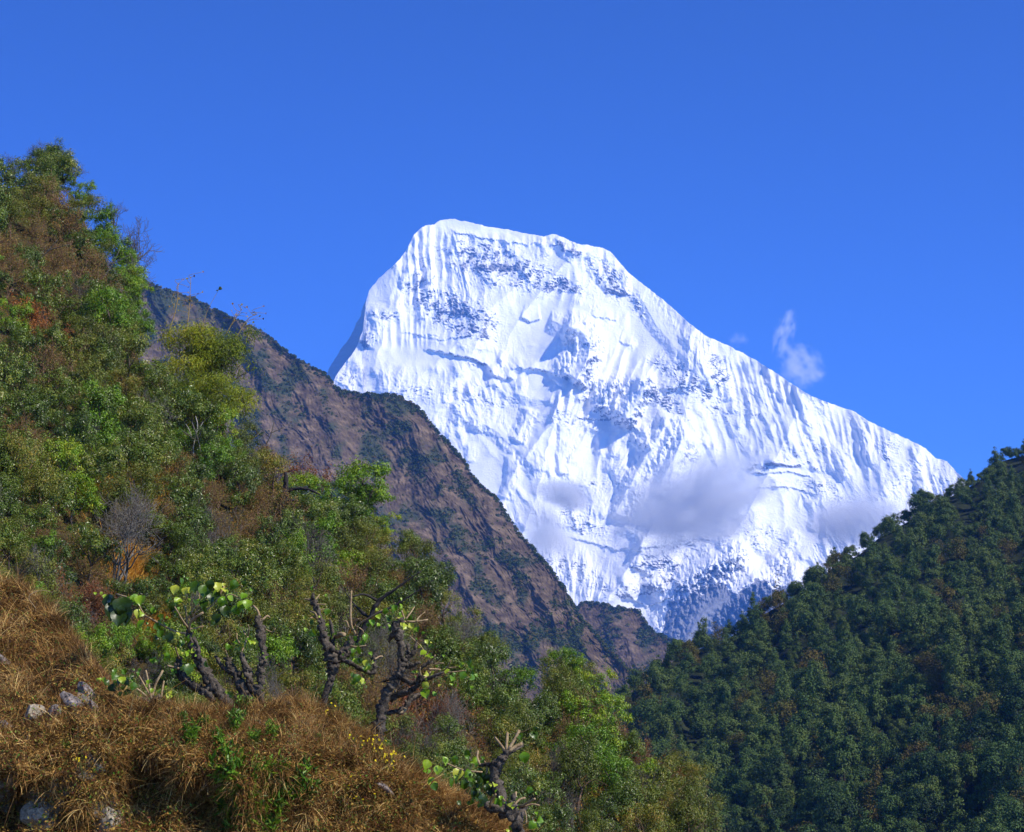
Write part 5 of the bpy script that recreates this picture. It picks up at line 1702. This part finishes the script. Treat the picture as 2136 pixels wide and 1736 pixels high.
FL = [(790, 1560, 5, "yellow flower plant topmost in the cluster at the tallest pollard's foot"), (775, 1575, 4, "yellow flower plant at the left of the cluster"), (800, 1585, 6, "yellow flower plant in the middle of the cluster"),
      (815, 1600, 5, "yellow flower plant at the cluster's right side"), (808, 1620, 6, "lowest yellow flower plant of the cluster"), (750, 1556, 3, "yellow flowers just left of the tallest pollard's foot"),
      (690, 1492, 3, "small yellow flowers on the crest left of the tallest pollard"), (735, 1650, 3, "yellow flowers alone in the grass below the long thin slab"), (725, 1672, 3, "yellow flowers lowest on the grass slope"),
      (765, 1672, 2, "pair of yellow flowers on the grass slope's lower right"), (175, 1612, 2, "single yellow bloom on the terrace face at the left")]
for i, (dx, dy, nf, lab) in enumerate(FL):
    rr = np.random.default_rng(950 + i)
    b0 = on_bank(dx, dy + 14, 0.05)
    e = obj("yellow_flower", None, None, b0)
    tag(e, lab, "flower", "yellow flowers on the foreground bank")
    w = Wood()
    heads = []
    for k in range(nf * 2):
        t_ = np.array([rr.normal() * 0.06, rr.normal() * 0.03 - 0.03, rr.uniform(0.05, 0.2)])
        w.tube([np.array([0, 0, -0.03]), t_ * 0.6 + [0, 0, 0.02], t_], [0.003, 0.0025, 0.002], 4)
        heads.append(t_)
    obj("stem", w.mesh("flower_stem", M_STEM), e)
    obj("bloom", flower_head("flower_bloom", heads, rr, 0.013), e)

# long arching straws and thin stalks that stand out of the grass
for i, (pts, lab) in enumerate([
        ([(75, 1270, .8), (60, 1245, .8), (85, 1232, .7), (110, 1236, .5)], "arching pale straw on top of the grass mound"),
        ([(95, 1290, .8), (120, 1330, .8), (136, 1352, .5)], "long pale straw lying down the mound's right side"),
        ([(30, 1530, .7), (26, 1580, .7), (28, 1625, .5)], "pale straw hanging down the terrace face at the far left"),
        ([(60, 1530, .8), (42, 1580, .8), (18, 1640, .6)], "brown vine trailing down from the ledge at the left"),
        ([(770, 1600, .7), (772, 1660, .8), (770, 1730, .7)], "tall thin dry stalk standing on the bank's right slope"),
        ([(655, 1250 + 240, .7), (668, 1530, .7), (680, 1580, .5)], "thin dark stalk bending over the grass left of the yellow flowers")]):
    Y_ = float(bank_depth(np.array(float(pts[0][0])), np.array(float(max(pts[0][1], 1300.0))))) - 0.25
    wood_thing("dry_stalk", Y_, [pts], M_CUT, lab, "stalk", parts=("stem", "twig", "leaves"), sides=5, lump=0.05, leaf_seed=i)


# ------------------------------------------------------------------ clouds
def m_cloud(dens, seed, soft=1.5, nz=2.4, sc=1.5):
    def f(t, out):
        b = NB(t)
        co = b.n("ShaderNodeTexCoord").outputs['Object']
        ln = b.n("ShaderNodeVectorMath", {0: co}, operation='LENGTH').outputs['Value']
        mp = b.n("ShaderNodeMapping", {'Vector': co, 'Location': (seed * 3.1, seed * 1.7, seed)}).outputs[0]
        no = b.noise(mp, sc, 6, 0.6)
        v = b.math('ADD', b.math('MULTIPLY', b.math('SUBTRACT', 1.0, ln), soft), b.math('MULTIPLY', b.math('SUBTRACT', no, 0.54), nz))
        edge = b.math('MULTIPLY', b.math('SUBTRACT', 1.0, ln), 6.0, clamp=True)
        v = b.math('MULTIPLY', b.math('MULTIPLY', v, 1.0, clamp=True), edge)
        v = b.math('MULTIPLY', v, dens)
        vol = b.n("ShaderNodeVolumePrincipled", {'Color': (0.93, 0.93, 0.96, 1), 'Density': v, 'Anisotropy': 0.0})
        t.links.new(vol.outputs[0], out.inputs['Volume'])
    return material("cloud_vapour", f)


def cloud(dx, dy, rx, ry, rot, Y_, dens, seed, label, **kw):
    import bmesh
    bm = bmesh.new()
    bmesh.ops.create_icosphere(bm, subdivisions=3, radius=1.0)
    me_ = bpy.data.meshes.new("cloud")
    bm.to_mesh(me_)
    bm.free()
    me_.materials.append(m_cloud(dens, seed, **kw))
    k = KD * Y_
    o = obj("cloud", me_, None, P(dx, dy, Y_)[()], (0, math.radians(rot), 0), (rx * k, 0.8 * (rx + ry) * 0.5 * k, ry * k))
    tag(o, label, "cloud")


cloud(1440, 1052, 215, 118, -18, 10100, 0.0095, 1, "large grey lavender cloud hanging in front of the snow face", soft=1.9, nz=4.6, sc=2.3)
cloud(1175, 1030, 90, 40, 12, 10000, 0.022, 2, "thin arched veil of cloud left of the large grey one", soft=1.4, nz=2.2)
cloud(1140, 1110, 90, 70, 60, 9900, 0.014, 3, "faint mist trailing down beside the brown hill's crest", soft=1.4, nz=2.4)
cloud(1775, 1085, 130, 66, -12, 9900, 0.013, 4, "soft grey cloud behind the forested hill's crest", soft=1.8, nz=1.8)
cloud(1672, 765, 62, 52, 35, 12600, 0.010, 5, "white puff of cloud against the blue sky beside the snow ridge", soft=0.9, nz=4.5, sc=2.2)
cloud(1636, 695, 26, 62, 20, 12600, 0.011, 6, "thin wisp of cloud rising above the white puff", soft=0.7, nz=4.5, sc=2.3)
cloud(1540, 708, 26, 20, 0, 12600, 0.005, 7, "tiny faint wisp left of the white puff", soft=0.8, nz=3.0)

# ------------------------------------------------------------------ haze (the air of the valley)
def m_haze(t, out):
    n = t.nodes.new("ShaderNodeVolumePrincipled")
    n.inputs['Color'].default_value = (0.12, 0.36, 1.0, 1)
    n.inputs['Density'].default_value = 4.2e-5
    n.inputs['Anisotropy'].default_value = 0.1
    t.links.new(n.outputs[0], out.inputs['Volume'])


hb = np.array([[-13000, -600, -1], [13000, -600, -1], [13000, 22000, -1], [-13000, 22000, -1],
               [-13000, -600, 4700], [13000, -600, 4700], [13000, 22000, 4700], [-13000, 22000, 4700]], float)
hf = np.array([[0, 3, 2, 1], [4, 5, 6, 7], [0, 1, 5, 4], [1, 2, 6, 5], [2, 3, 7, 6], [3, 0, 4, 7]])
tag(obj("haze", mesh_np("haze", hb, hf, material("thin_air_haze", m_haze))), "thin blue air filling the valley", "haze", kind="stuff")
